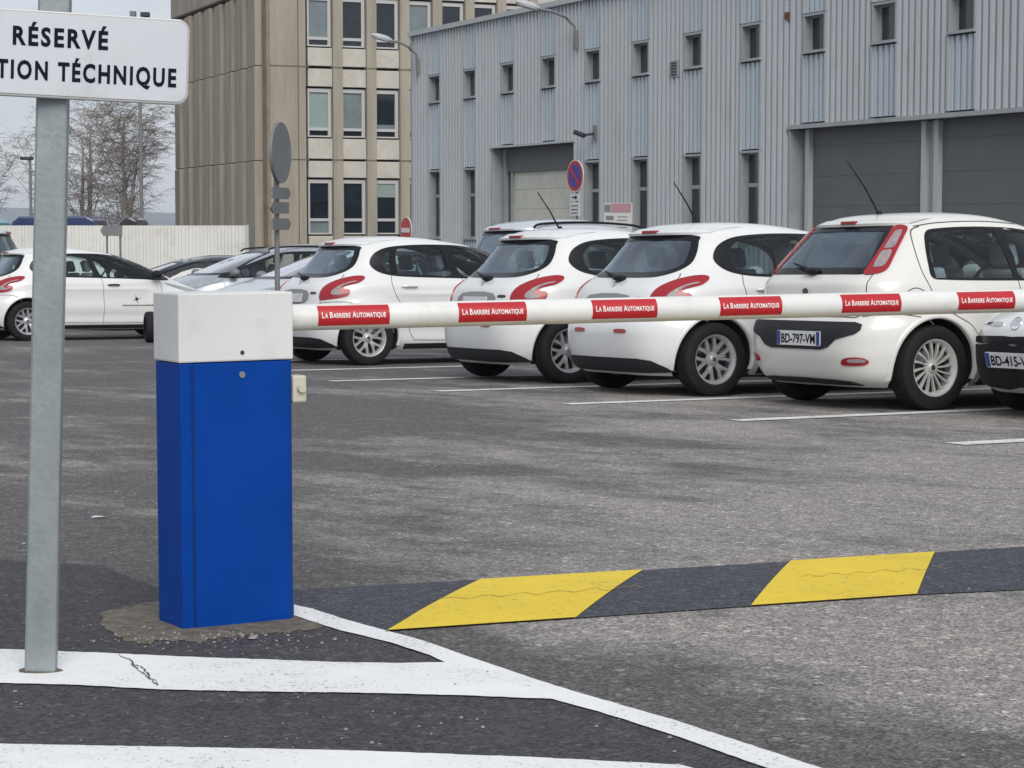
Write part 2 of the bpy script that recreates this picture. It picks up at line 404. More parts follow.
FY = 60.0; FX = (413-512)/2050*60
fu = Vector((.446, -.895, 0)).normalized(); fn = Vector((-.895, -.446, 0)).normalized()
bld = empty('metal_clad_workshop', (FX, FY, GZ(FY)))
bld.rotation_euler = (0, 0, atan2(fu.y, fu.x))
tag(bld, 'long grey ribbed metal workshop with narrow windows and two dark truck doors', 'building')
# local frame: x along facade (right, nearer), y into the building, z up from ground at its far corner
Z0 = -GZ(FY)
def zl(z): return z + Z0                        # camera-world height -> local z
TOPZ = 6.55; BOTZ = -1.6
c0, PW = 1.58, 2.33
LEN = 34.0
def corr(m, s0, s1, z0, z1, pitch, depth, y0=0.0):
    s = s0; top = []; up = True
    k = max(1, round((s1-s0)/pitch)); p = (s1-s0)/k
    pts = []
    for i in range(k):
        a = s0+i*p
        pts += [(a, y0), (a+p*.50, y0), (a+p*.53, y0+depth), (a+p*.93, y0+depth)]
    pts.append((s1, y0))
    vs = [(x, y, z) for x, y in pts for z in (zl(z0), zl(z1))]
    m.add(vs, [(2*i, 2*i+2, 2*i+3, 2*i+1) for i in range(len(pts)-1)])
DOOR1 = (5.25, 9.95, 3.20)      # small bay: s0, s1, lintel z
DOOR2 = (19.35, LEN, 3.13)      # truck bays
NK = 14
cw = MB(); cb = MB()
edges = []
for k in range(NK):
    c = c0+PW*k; a, b = c-.39, c+.39
    low = not (DOOR1[0]-.3 < c < DOOR1[1]+.3) and not (c > DOOR2[0])
    if low:
        cb = MB(); corr(cb, a+.035, b-.035, BOTZ, .69, .20, .05, .012); cb.build('window_strip_cladding', clad_b, bld)
    zt = 2.66 if low else (DOOR1[2] if c < 12 else DOOR2[2])
    for z0_, z1_ in ((5.37, TOPZ), (zt+.03, 4.52)):
        cb = MB(); corr(cb, a+.035, b-.035, z0_, z1_, .20, .05, .012); cb.build('window_strip_cladding', clad_b, bld)
    edges.append((a, b, low))
prev = 0.0
spans = []
for a, b, low in edges + [(LEN, LEN, False)]:
    spans.append((prev, a)); prev = b
for s0, s1 in spans:
    # full-height infill, cut at the door bays
    cuts = [s0]
    for d in (DOOR1[0], DOOR1[1], DOOR2[0]):
        if s0 < d < s1: cuts.append(d)
    cuts.append(s1)
    for p, q in zip(cuts[:-1], cuts[1:]):
        mid = (p+q)/2; zb = BOTZ
        if DOOR1[0] < mid < DOOR1[1]: zb = DOOR1[2]
        if mid > DOOR2[0]: zb = DOOR2[2]
        if q-p > .06:
            cw = MB(); corr(cw, p, q, zb, TOPZ, .20, .10); cw.build('wall_cladding', clad, bld)
core = MB()
core.box(.05, DOOR1[0], .42, 14, zl(BOTZ), zl(TOPZ-.1)); core.box(DOOR1[0], DOOR1[1], .6, 14, zl(BOTZ), zl(TOPZ-.1))
core.box(DOOR1[0], DOOR1[1], .42, .6, zl(DOOR1[2]+.1), zl(TOPZ-.1))
core.box(DOOR1[1], DOOR2[0], .42, 14, zl(BOTZ), zl(TOPZ-.1)); core.box(DOOR2[0], LEN, .5, 14, zl(BOTZ), zl(TOPZ-.1))
core.box(DOOR2[0], LEN, .42, .5, zl(DOOR2[2]+.1), zl(TOPZ-.1))
core.build('inner_wall', inner, bld)
r = MB(); r.box(-.12, LEN+.1, -.10, .5, zl(TOPZ), zl(TOPZ+.13)); r.build('roof_flashing', trim_l, bld)
r = MB(); r.box(-.05, LEN, .5, 14.2, zl(TOPZ-.05), zl(TOPZ+.05)); r.build('roof', trim, bld)
r = MB(); r.box(-.06, .06, -.03, 14.1, zl(BOTZ), zl(TOPZ-.01)); r.build('corner_trim', trim, bld)
r = MB(); r.box(DOOR1[0]-.04, DOOR1[1]+.04, -.03, .1, zl(DOOR1[2]-.06), zl(DOOR1[2]-.003)); r.build('lintel_trim', trim_l, bld)
r = MB(); r.box(DOOR2[0]-.04, LEN, -.03, .1, zl(DOOR2[2]-.09), zl(DOOR2[2]-.003)); r.build('lintel_trim', trim, bld)
r = MB()
for a, b, low in edges:
    zz = [(5.37, TOPZ-.003), (2.66 if low else DOOR2[2]+.03, 4.52)]
    for z0, z1 in zz:
        for s in (a, b):
            r = MB(); r.box(s-.035, s+.035, -.012, .03, zl(z0), zl(z1)); r.build('strip_trim', trim_l, bld)
def window(a, b, z0, z1, transom=None, dep=.22, parent=bld, gl=win_dk):
    m = MB()     # reveal and frame
    t = .035
    m.box(a-.05, a, -.014, dep, zl(z0), zl(z1)); m.box(b, b+.05, -.014, dep, zl(z0), zl(z1))
    m.box(a-.05, b+.05, -.016, dep, zl(z1), zl(z1)+.05); m.box(a-.05, b+.05, -.05, dep, zl(z0)-.05, zl(z0))
    w_ = m.build('window', trim, parent)
    f = MB(); y0, y1 = dep-.07, dep-.02
    f.box(a, a+t, y0, y1, zl(z0), zl(z1)); f.box(b-t, b, y0, y1, zl(z0), zl(z1)); f.box(a+t, b-t, y0, y1, zl(z0), zl(z0)+t); f.box(a+t, b-t, y0, y1, zl(z1)-t, zl(z1))
    if transom: f.box(a+t, b-t, y0, y1, zl(transom)-.04, zl(transom)+.04)
    f.build('frame', trim, w_)
    g = MB(); g.box(a+t*.5, b-t*.5, dep-.045, dep-.03, zl(z0)+.01, zl(z1)-.01); g.build('pane', gl, w_)
for k in range(NK):
    c = c0+PW*k
    window(c-.34, c+.34, 4.60, 5.30)
    if edges[k][2]:
        window(c-.34, c+.34, .75, 2.61, transom=1.93)
# small bay
j = MB(); j.box(DOOR1[0], DOOR1[0]+.04, 0, .6, zl(BOTZ), zl(DOOR1[2]-.07)); j.build('bay_jamb', trim, bld)
j = MB(); j.box(DOOR1[1]-.04, DOOR1[1], 0, .6, zl(BOTZ), zl(DOOR1[2]-.07))
j.build('bay_jamb', trim, bld); j = MB(); j.box(DOOR1[0]+.12, DOOR1[0]+.24, .30, .40, zl(BOTZ), zl(DOOR1[2]-.07)); j.build('bay_jamb', trim, bld); j = MB(); j.box(DOOR1[0]+.40, DOOR1[0]+.52, .38, .45, zl(BOTZ), zl(2.5))
j.build('bay_jamb', trim, bld)
j = MB(); j.box(DOOR1[0]+.24, DOOR1[1]-.04, .36, .5, zl(2.5), zl(DOOR1[2]-.02)); j.build('door_header', door_dk, bld)
d = MB()
for q in range(8):
    z = BOTZ + q*.52; d.box(DOOR1[0]+.52, DOOR1[1]-.06, .44, .50, zl(z)+.003, zl(min(z+.52, 2.5))-.003)
d.build('sectional_door', door_lt, bld)
# truck bays
x = DOOR2[0]
j = MB(); j.box(x, x+.04, 0, .5, zl(BOTZ), zl(DOOR2[2]-.1)); j.build('bay_jamb', trim, bld)
j = MB(); j.box(x+.04, x+.35, .36, .42, zl(BOTZ), zl(DOOR2[2]-.1)); j.build('bay_jamb', trim, bld)
xx = x + .27
for q in range(4):
    a = xx; b = a+3.85
    j = MB(); j.box(b+.11, b+.40, .32, .38, zl(BOTZ), zl(DOOR2[2]-.1)); j.build('bay_pier', trim, bld)
    j = MB(); j.box(a, a+.13, .22, .35, zl(BOTZ), zl(DOOR2[2]-.1)); j.build('door_post', trim_l, bld)
    j = MB(); j.box(b-.02, b+.11, .22, .35, zl(BOTZ), zl(DOOR2[2]-.1))
    j.build('door_post', trim_l, bld)
    d = MB()
    for h in range(8):
        z = BOTZ + h*.61; d.box(a+.13, b-.02, .33, .40, zl(z)+.002, zl(min(z+.61, DOOR2[2]-.05))-.002)
    d.build('sectional_door', door_dk, bld)
    xx = b+.36
# vent louvre, rusty downpipe stub, security camera
sl, zv = 14.75, 4.62
m = MB(); m.box(sl-.17, sl+.17, -.02, .03, zl(4.42), zl(4.80)); lv = m.build('vent', trim, bld)
m = MB()
for q in range(5): m.box(sl-.12, sl+.12, -.04, -.021, zl(4.46+q*.065), zl(4.49+q*.065))
m.build('louvre', steel_dk, lv)
m = MB(); m.box(19.22, 19.30, -.02, .02, zl(5.75), zl(6.5)); m.box(19.18, 19.34, -.03, .02, zl(5.3), zl(5.45)); m.build('rust_streak', rust, bld)
m = MB(); sc_ = 11.05
m.box(sc_-.05, sc_+.05, -.05, 0, zl(3.15), zl(3.5)); cm = m.build('security_camera', galv_far, bld)
m = MB(); m.tube([(sc_, -.05, zl(3.3)), (sc_, -.35, zl(3.25))], .03, 8); m.tube([(sc_+.06, -.35, zl(3.24)), (sc_-.28, -.42, zl(3.34))], .06, 10); m.build('camera_body', steel_dk, cm, smooth=True)
# wall lamps on swan necks
def wall_lamp(s, z, label, reach=1.9, rise=.45):
    t = empty('wall_lamp'); t.parent = None
    W = bld.matrix_basis
    base = Matrix.Translation(bld.location) @ Matrix.Rotation(bld.rotation_euler.z, 4, 'Z') @ Vector((s, -.06, zl(z)))
    t.location = base; t.rotation_euler = (0, 0, bld.rotation_euler.z + radians(-10))
    tag(t, label, 'wall lamp', 'swan-neck lamps on the workshop wall')
    m = MB(); m.tube([(0, 0, -.45), (0, -.02, 0), (0, -.25, rise*.55), (0, -reach*.6, rise*.85), (0, -reach, rise)], .035, 8); m.box(-.06, .06, -.02, .05, -.55, -.1)
    m.build('arm', galv_far, t, smooth=True)
    m = MB(); M = Matrix.Translation((0, -reach-.22, rise+.06)) @ Matrix.Rotation(radians(-14), 4, 'X')
    m.lathe([(0.001, .10), (.07, .095), (.13, .05), (.145, 0), (.12, -.06), (.001, -.075)], 16, M @ Matrix.Scale(2.3, 4, (0, 1, 0)))
    m.build('lamp_head', trim_l, t, smooth=True)
wall_lamp(.5, 5.98, 'swan-neck lamp on the far left corner of the metal workshop', .82, .40)
wall_lamp(10.1, 5.95, 'swan-neck lamp high on the metal workshop wall above the small pale door', 1.0, .42)

# ------------------------------------------------------------------ concrete office tower
conc = M_('tower_concrete', (.335, .30, .245), .9, noise=.26, nscale=1.6, nstretch=(1, 1, .12), bump=.4, bscale=14, dirt=(.21, .185, .15), dscale=1.5)
conc_l = M_('panel_concrete', (.50, .475, .42), .9, noise=.12, nscale=2, bump=.2, bscale=30, dirt=(.38, .36, .31), dscale=3)
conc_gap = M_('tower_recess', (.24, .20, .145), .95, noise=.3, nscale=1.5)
conc_s = M_('joint_dark', (.15, .12, .09), .95)
al = M_('aluminium_frame', (.46, .46, .455), .45)
TY = 73.0; TX = (272-512)/2050*TY
tw = empty('office_tower', (TX, TY, GZ(TY))); tw.rotation_euler = (0, 0, atan2(.40, .916))
tag(tw, 'beige concrete office tower with vertical ribs and columns of tall windows', 'building')
TZ = -GZ(TY)
def tz(z): return z + TZ
TH = 10.6; TB = -1.8
cen = [1.89+1.28*k for k in range(10)]
m = MB()
for p0, p1 in [(0, 1.33)]+[(cen[k]+.46, cen[k+1]-.46) for k in range(len(cen)-1)]+[(cen[-1]+.46, cen[-1]+2)]:
    m = MB(); m.box(p0, p1, 0, .5, tz(TB), tz(TH)); m.build('pier', conc, tw, bevel=.02)
m = MB(); m.box(0.02, 14.6, .6, 11.4, tz(TB), tz(TH-.05)); m.build('core', inner, tw)
m = MB(); m.box(-.04, 15.3, -.03, 11.6, tz(TH), tz(TH+.5)); m.build('parapet', conc, tw)
m = MB()
for z in (6.75, 3.46):
    for k in range(-1, len(cen)-1):
        a = 0 if k < 0 else cen[k]+.46; b = cen[0]-.46 if k < 0 else cen[k+1]-.46
        m.box(a-.004, b+.004, -.006, .02, tz(z)-.025, tz(z)+.025)
m.box(1.02, 1.06, -.006, .02, tz(TB), tz(TH))
m.build('joint', conc_s, tw)
rows = [(7.50, 9.25), (4.28, 6.0), (.80, 2.76)]
m = MB()
for k in range(len(cen)):
    a, b = cen[k]-.455, cen[k]+.455
    for z0, z1 in ((6.80, 7.44), (6.07, 6.70), (3.50, 4.22), (2.83, 3.42), (9.32, 10.5), (TB, .74)):
        m = MB(); m.box(a, b, .10, .5, tz(z0), tz(z1)); m.build('spandrel_panel', conc_l, tw, bevel=.015)
for k in range(len(cen)):
    for ri, (z0, z1) in enumerate(rows):
        a, b = cen[k]-.44, cen[k]+.44
        f = MB(); t = .06
        b2 = b-.06
        f.box(a, a+t, .20, .34, tz(z0), tz(z1)); f.box(b2-t, b, .20, .34, tz(z0), tz(z1)); f.box(a+t, b2-t, .20, .34, tz(z1)-.13, tz(z1)); f.box(a+t, b2-t, .20, .34, tz(z0), tz(z0)+.05)
        tr = z0+.28 if ri < 2 else z0+.52
        f.box(a+t, b2-t, .20, .34, tz(tr)-.05, tz(tr)+.05)
        if ri == 2: pass
        w_ = f.build('window', al, tw)
        gl = [[win_mid, win_dk, win_dk, win_mid, win_dk, win_dk, win_mid, win_dk, win_dk, win_dk], [win_lt, win_mid, win_dk]*4, [win_dk]*12][ri][k]
        g = MB(); g.box(a+.02, b2-.02, .27, .29, tz(tr), tz(z1)-.02); g.build('pane', gl, w_)
        g = MB(); g.box(a+.02, b2-.02, .27, .29, tz(z0)+.01, tz(tr)); g.build('pane', win_dk if ri < 2 else win_mid if k == 0 else win_dk, w_)
        if ri == 2 and k == 2:
            g = MB(); g.box(a+t, b2-t, .24, .262, tz(z1)-.62, tz(z1)-.13); g.build('blind', win_lt, w_)
        if ri == 1 and k == 2:
            g = MB(); g.box(a+t, b2-t, .24, .262, tz(tr)+.05, tz(tr)+.2); g.build('blind', win_mid, w_)
        if ri == 2 and k == 0:
            g = MB(); g.tube([(a+.2, .25, tz(tr)), (a+.22, .25, tz(tr)+.62), (b2-.06, .25, tz(tr)+.66)], .03, 6); g.build('chair_outline', blackp, w_)
# ribbed face, going back and left
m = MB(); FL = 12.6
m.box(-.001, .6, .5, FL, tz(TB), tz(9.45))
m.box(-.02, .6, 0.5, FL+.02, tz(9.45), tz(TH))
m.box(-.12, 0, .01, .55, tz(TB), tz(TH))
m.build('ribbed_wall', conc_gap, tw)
nr = 8
for q in range(nr):
    y = .55 + (FL-.55)*(q+.5)/nr
    m = MB(); wd = (FL-.55)/nr
    for z0, z1, o_ in ((6.775, 9.38, 0), (3.42, 6.755, .03), (TB, 3.40, .06)):
        a, b = y-wd*.5+.02, y+wd*.5-.32
        vs = [(0, a, z0), (-.36-o_, a+.03, z0), (-.28-o_, b, z0), (0, b, z0), (0, a, z1), (-.36-o_, a+.03, z1), (-.28-o_, b, z1), (0, b, z1)]
        m.add([(p[0], p[1], tz(p[2])) for p in vs], [(0,1,2,3), (4,7,6,5), (0,4,5,1), (1,5,6,2), (2,6,7,3), (3,7,4,0)])
    m.build('rib', conc, tw, bevel=.03)
m = MB(); m.box(-.34, 0, .4, FL+.05, tz(9.5), tz(TH)); m.build('cornice', conc, tw, bevel=.05)

# ------------------------------------------------------------------ white hoarding, vans behind, trees, poles
hoard_m = M_('hoarding_white', (.66, .655, .62), .6, noise=.08, nscale=.6, dirt=(.48, .47, .43), dscale=1.5)
HX0, HX1, HY = -24.0, at(246, 240, 58).x, 58.0
m = MB(); z1 = at(200, 225.5, HY).z; z0 = GZ(HY)
k = int((HX1-HX0)/.2); p = (HX1-HX0)/k; vs = []; pts = []
for i in range(k):
    a = HX0+i*p; pts += [(a, 0), (a+p*.5, 0), (a+p*.62, .04), (a+p*.88, .04)]
pts.append((HX1, 0)); n = len(pts)
vs = [(x, HY+y, z) for x, y in pts for z in (z0, z1)] + [(x, HY+.08, z) for x, y in pts for z in (z0, z1)]
m.add(vs, [(2*i, 2*i+2, 2*i+3, 2*i+1) for i in range(n-1)] + [(2*n+2*i, 2*n+2*i+1, 2*n+2*i+3, 2*n+2*i+2) for i in range(n-1)] + [(2*i+1, 2*i+3, 2*n+2*i+3, 2*n+2*i+1) for i in range(n-1)])
ho = m.build('metal_hoarding', hoard_m); tag(ho, 'white corrugated metal hoarding in front of the bare birches', 'fence')
m = MB(); m.box(HX1, HX1+.08, HY-.04, HY+.12, z0, z1+.02); m.build('end_post', trim_l, ho)

def van(px0, px1, ytop, Y, mat, label, cat='van', nwin=3):
    a = at(px0, ytop, Y); b = at(px1, ytop, Y); z0 = GZ(Y); W_ = b.x-a.x; H = a.z-z0
    t = empty('panel_van', ((a.x+b.x)/2, Y, z0)); tag(t, label, cat)
    m = MB(); prof = [(-W_/2, .45), (W_/2, .45), (W_/2, 1.2), (W_/2-.12, 1.45), (W_/2-.45, H-.12), (W_/2-.7, H), (-W_/2+.25, H), (-W_/2, H-.2)]
    m.prism(prof, -.95, .95, Matrix.Rotation(pi/2, 4, 'X')); m.build('body', mat, t, bevel=.06)
    for sx in (-W_/2+.7, W_/2-.7):
        for sy in (-.8, .8):
            m = MB(); m.lathe([(.001, -.1), (.2, -.1), (.33, -.1), (.34, -.06), (.34, .06), (.33, .1), (.001, .1)], 20, Matrix.Translation((sx, sy, .34)) @ Matrix.Rotation(pi/2, 4, 'X')); m.build('wheel', rubber, t, smooth=True)
    for q in range(nwin):
        x0 = -W_/2+.3+q*(W_-1.1)/nwin; x1 = x0+(W_-1.1)/nwin-.1
        m = MB(); m.box(x0, x1, -.965, -.951, H*.58, H*.84); m.build('window', blackg, t)
    return t
teal = M_('van_teal', (.02, .25, .33), .35, coat=.7); navy = M_('van_navy', (.006, .02, .10), .35, coat=.7); nearblack = M_('van_black', (.01, .011, .018), .35, coat=.7)
van(-60, 17, 219, 66, teal, 'turquoise van roof showing over the hoarding at the far left')
van(18, 115, 216.5, 65, navy, 'dark blue van roof showing over the hoarding behind the sign pole')
van(124, 156, 217, 67, nearblack, 'black car-sized van roof over the hoarding beside the tall lamp pole', nwin=2)

# birch trees
bark = M_('birch_bark', (.34, .33, .31), .8, noise=.35, nscale=8, nstretch=(1, 1, 3), dirt=(.05, .045, .04), dscale=6)
twig = M_('birch_twig', (.22, .19, .175), .85, noise=.2)
def birch(px, py_base, ytop, Y, label, seed, spread=1.0, trunks=1, density=1.0):
    rnd = random.Random(seed)
    b = at(px, 225, Y); z0 = GZ(Y); H = at(px, ytop, Y).z - z0
    t = empty('birch_tree', (b.x, Y, z0)); tag(t, label, 'tree', 'bare birches behind the hoarding')
    tr = MB(); cr = MB()
    def twig_(p, d, ln, r, depth):
        pts = [p]; n = 5; q = p.copy(); dd = d.copy()
        for i in range(n):
            dd = (dd + Vector((rnd.uniform(-.16, .16), rnd.uniform(-.16, .16), (.05 - .035*i) if depth == 0 else (-.02 - .09*i)))).normalized()
            q = q + dd*ln/n; pts.append(q)
        cr.tube(pts, [r*(1-.75*i/n) for i in range(n+1)], 3, cap=False)
        if depth < 3 and len(cr.v) < 260000:
            for k in range(int((5 if depth == 0 else 4)*density)):
                i = rnd.randint(1, n-1); a = rnd.uniform(0, 2*pi)
                side = Vector((cos(a), sin(a), rnd.uniform(.1, .9)))
                twig_(pts[i], (dd*.5+side*.8).normalized(), ln*rnd.uniform(.4, .65), max(r*.55, .0085), depth+1)
    for k in range(trunks):
        a = rnd.uniform(0, 2*pi); lean = .0 if trunks == 1 else .14
        p = Vector((0, 0, 0)); d = Vector((cos(a)*lean, sin(a)*lean, 1)).normalized(); pts = [p]; hh = H*(.93 if k == 0 else rnd.uniform(.7, .9)); n = 10
        for i in range(n):
            d = (d + Vector((rnd.uniform(-.06, .06), rnd.uniform(-.06, .06), .05))).normalized(); p = p + d*hh/n; pts.append(p)
        tr.tube(pts, [.16*(1-.88*i/n)+.018 for i in range(n+1)], 7)
        for i in range(int(24*density)):
            u = rnd.uniform(.28, 1.0); f = u*n; j = min(int(f), n-1); p = pts[j].lerp(pts[j+1], f-j)
            a = rnd.uniform(0, 2*pi); ln = H*.40*(.45+.62*sin(pi*min(1, u*.95+.02)))*spread*rnd.uniform(.7, 1.15)
            twig_(p, Vector((cos(a), sin(a), rnd.uniform(1.0, 2.2))).normalized(), ln, .035*(1.2-u), 0)
    tr.build('trunk', bark, t, smooth=True, angle=180); cr.build('crown', twig, t)
birch(123, 225, 104, 84, 'largest bare birch with pale forked trunk, left of the tower', 3, 1.0, 2, 1.0)
birch(84, 225, 112, 88, 'slender bare birch just right of the sign pole', 8, .85, 2, .9)
birch(45, 225, 118, 92, 'bare birch half hidden behind the sign pole', 12, .8, 1, .8)
birch(-12, 225, 150, 84, 'small bare birch at the far left edge', 21, 1.0, 1, .9)

def ground_pole(px, Y, ytop, r, name, label, cat, mat=galv_far, r2=None):
    b = at(px, ytop, Y); t = empty(name, (b.x, Y, GZ(Y))); tag(t, label, cat)
    m = MB(); H = b.z-GZ(Y); m.tube([(0, 0, 0), (0, 0, H*.5), (0, 0, H)], [r, (r+(r2 or r))/2, r2 or r], 12); m.build('pole', mat, t, smooth=True)
    return t, H
t, H = ground_pole(139, 70, 17, .065, 'lamp_mast', 'tall lamp mast with floodlight heads rising behind the sign', 'lamp post', galv_far, .055)
m = MB(); m.box(-.32, .32, -.04, .04, H-.05, H); m.box(.06, .36, -.12, .12, H, H+.16); m.build('floodlight', steel_dk, t, bevel=.03)
m = MB(); m.box(-.3, -.1, -.1, .1, H, H+.2, Matrix.Rotation(.0, 4, 'Y')); m.build('floodlight', galv_far, t, bevel=.03)
t, H = ground_pole(30, 75, 160, .06, 'street_lamp', 'thin street lamp with a flat head left of the sign pole', 'street lamp', galv_far, .05)
m = MB(); m.box(-.35, .12, -.1, .1, H, H+.12); m.build('lamp_head', steel_dk, t, bevel=.03)
m = MB(); m.box(-.02, .35, -.02, .02, H*.62, H*.62+.04); m.build('bracket', steel_dk, t)

# small sign on two legs in front of the hoarding
p = at(114, 250, 48); t = empty('direction_sign', (p.x, 48, GZ(48))); tag(t, 'small grey arrow-ended sign seen from behind on two short legs', 'sign')
zt = at(114, 225.5, 48).z-GZ(48); zb = at(114, 236, 48).z-GZ(48)
m = MB(); m.prism([(-.24, zb), (.2, zb), (.2, zt), (-.24, zt), (-.31, (zb+zt)/2)], -.02, .02, Matrix.Rotation(pi/2, 4, 'X')); m.build('sign_panel', galv_far, t)
for s in (-.17, .14):
    m = MB(); m.tube([(s, .05, 0), (s, .05, zt-.03)], .025, 8); m.build('leg', galv_far, t)

# back of a round sign with two plates
t, H = ground_pole(276, 22, 124, .028, 'round_road_sign', 'back of a round grey road sign with two small plates below it', 'road sign', galv_far)
t.rotation_euler = (0, 0, radians(78))
Rr = .325; zc = H-Rr+.02
m = MB(); Mx = Matrix.Translation((0, -.05, zc)) @ Matrix.Rotation(pi/2, 4, 'X'); m.lathe([(.001, -.01), (Rr-.02, -.01), (Rr, -.022), (Rr, .012), (Rr-.015, .012), (.001, .004)], 40, Mx)
m.build('disc', galv_far, t, smooth=True)
m = MB()
for z in (zc-.13, zc+.13): m.box(-.2, .2, -.035, -.02, z-.02, z+.02); 
m.box(-.045, .045, -.03, .03, zc-.15, zc-.11); m.box(-.045, .045, -.03, .03, zc+.11, zc+.15); m.build('clamp', galv, t)
for z, d_ in ((zc-.43, 1), (zc-.585, -1), (zc-.76, 1)):
    m = MB(); tip = .34*d_; m.prism([(-.27*d_, z-.062), (.25*d_, z-.062), (tip, z), (.25*d_, z+.062), (-.27*d_, z+.062)], .035, .05, Matrix.Rotation(pi/2, 4, 'X')); pl_ = m.build('arrow_plate', galv_far, t)
    m = MB(); m.box(-.25, .25, -.034, -.024, z-.035, z-.02); m.build('rail', steel_dk, pl_)
    m = MB(); m.box(-.25, .25, -.034, -.024, z+.02, z+.035); m.build('rail', steel_dk, pl_)

# no-entry sign
s_red = M_('sign_red', (.42, .012, .015), .4); s_blue = M_('sign_blue', (.03, .035, .25), .4); s_wht = M_('sign_face_white', (.6, .6, .58), .4)
t, H = ground_pole(407.5, 50, 217, .03, 'no_entry_sign', 'red no-entry sign with white bar at the foot of the tower', 'road sign')
t.rotation_euler = (0, 0, radians(-62)); zc = H-.32
Mx = Matrix.Translation((0, -.04, zc)) @ Matrix.Rotation(pi/2, 4, 'X')
m = MB(); m.lathe([(.001, -.01), (.33, -.01), (.33, .008), (.001, .008)], 40, Mx); m.build('rim', s_wht, t)
m = MB(); m.lathe([(.001, .009), (.305, .009), (.305, .013), (.001, .013)], 40, Mx); m.build('red_disc', s_red, t)
m = MB(); m.box(-.23, .23, -.062, -.054, zc-.055, zc+.055); m.build('white_bar', s_wht, t)
# no-parking sign
t, H = ground_pole(577, 43, 160, .03, 'no_parking_sign', 'round blue no-parking sign with red ring and two white plates', 'road sign')
t.rotation_euler = (0, 0, radians(-61)); zc = H-.33
Mx = Matrix.Translation((0, -.04, zc)) @ Matrix.Rotation(pi/2, 4, 'X')
m = MB(); m.lathe([(.001, -.01), (.335, -.01), (.335, .008), (.001, .008)], 40, Mx); m.build('rim', s_wht, t)
m = MB(); m.lathe([(.001, .009), (.315, .009), (.315, .013), (.001, .013)], 40, Mx); m.build('red_disc', s_red, t)
m = MB(); m.lathe([(.001, .0135), (.245, .0135), (.245, .017), (.001, .017)], 40, Mx); m.build('blue_disc', s_blue, t)
m = MB(); m.box(-.26, .26, -.066, -.058, -.03, .03, Matrix.Translation((0, 0, zc)) @ Matrix.Rotation(radians(45), 4, 'Y')); m.build('red_bar', s_red, t)
for z0, z1 in ((zc-.52, zc-.37), (zc-.83, zc-.55)):
    m = MB(); m.box(-.2, .2, -.05, -.035, z0, z1); pl = m.build('plate', s_wht, t)
    if z1-z0 < .2:
        m = MB(); m.box(-.11, .02, -.056, -.05, (z0+z1)/2-.012, (z0+z1)/2+.012); m.prism([(.02, -.05), (.10, 0), (.02, .05)], .05, .056, Matrix.Translation((0, 0, (z0+z1)/2)) @ Matrix.Rotation(pi/2, 4, 'X')); m.build('arrow', ink, pl)
    else:
        m = MB()
        for q in range(3): m.box(-.14, .12, -.056, -.05, z0+.05+q*.075, z0+.065+q*.075)
        m.build('text_line', ink, pl)
# notice board
p = at(618, 224, 44); t = empty('notice_board', (p.x, 44, GZ(44))); t.rotation_euler = (0, 0, radians(-38)); tag(t, 'white notice board with pink header in front of the metal wall', 'sign board')
zt = at(618, 203, 44).z-GZ(44); zb = zt-.62; hw = .36
pink = M_('board_pink', (.45, .24, .28), .5); bgrey = M_('board_print', (.2, .2, .2), .6)
m = MB(); m.box(-hw, hw, -.02, .02, zb, zt); m.build('panel', s_wht, t)
m = MB(); m.box(-hw+.2, hw-.01, -.026, -.0205, zt-.2, zt-.01); m.build('pink_header', pink, t)
m = MB(); m.box(-hw+.02, -hw+.18, -.026, -.0205, zt-.19, zt-.03); m.box(-hw+.06, -hw+.26, -.026, -.0205, zt-.36, zt-.27); m.box(-hw+.04, -hw+.16, -.026, -.0205, zt-.57, zt-.50)
for q in range(4): m.box(.0, .26, -.026, -.0205, zt-.30-q*.075, zt-.285-q*.075)
m.build('print', bgrey, t)
for s in (-.25, .25):
    m = MB(); m.tube([(s, .04, 0), (s, .04, zt-.05)], .025, 8); m.build('leg', galv_far, t)

# ------------------------------------------------------------------ text
def text_mesh(s, size, ax='LEFT', space=1.0, bold=0.0, sx=1.0):
    c = bpy.data.curves.new('t', 'FONT'); c.body = s; c.size = size; c.align_x = ax; c.space_character = space; c.offset = bold; c.resolution_u = 3
    o = bpy.data.objects.new('t', c); COL.objects.link(o)
    dg = bpy.context.evaluated_depsgraph_get(); dg.update()
    me = bpy.data.meshes.new_from_object(o.evaluated_get(dg)); bpy.data.objects.remove(o)
    vs = [(v.co.x*sx, v.co.y) for v in me.vertices]; fs = [tuple(p.vertices) for p in me.polygons]
    return vs, fs
def tw_(vs): return max(v[0] for v in vs), min(v[0] for v in vs)

# ------------------------------------------------------------------ reserved sign on its post
P0 = G(41, 673); LEAN = radians(2.15)
t = empty('reserved_parking_sign', P0, 0); t.rotation_euler = (0, LEAN, radians(3))
tag(t, 'white reserved sign with rounded corners on a leaning grey metal post', 'sign')
m = MB(); m.box(-.0385, .0385, -.02, .02, -.12, 1.85); m.build('post', galv, t, bevel=.006)
m = MB(); m.lathe([(.001, .0085), (.052, .0085), (.056, .007)], 24, Matrix.Scale(.6, 4, (0, 1, 0))); m.build('base_collar', concrete, t)
def rrect(x0, x1, y0, y1, r, n=8):
    o = []
    for cx, cy, a0 in ((x1-r, y1-r, 0), (x0+r, y1-r, 90), (x0+r, y0+r, 180), (x1-r, y0+r, 270)):
        for k in range(n+1):
            a = radians(a0+90*k/n); o.append((cx+r*cos(a), cy+r*sin(a)))
    return o
SX0, SX1 = -.36, .331; SZ0, SZ1 = 1.426, 1.635
RX = Matrix.Rotation(pi/2, 4, 'X')
SM = Matrix.Translation((0, -.036, 0)) @ Matrix.Rotation(radians(13), 4, 'Z')
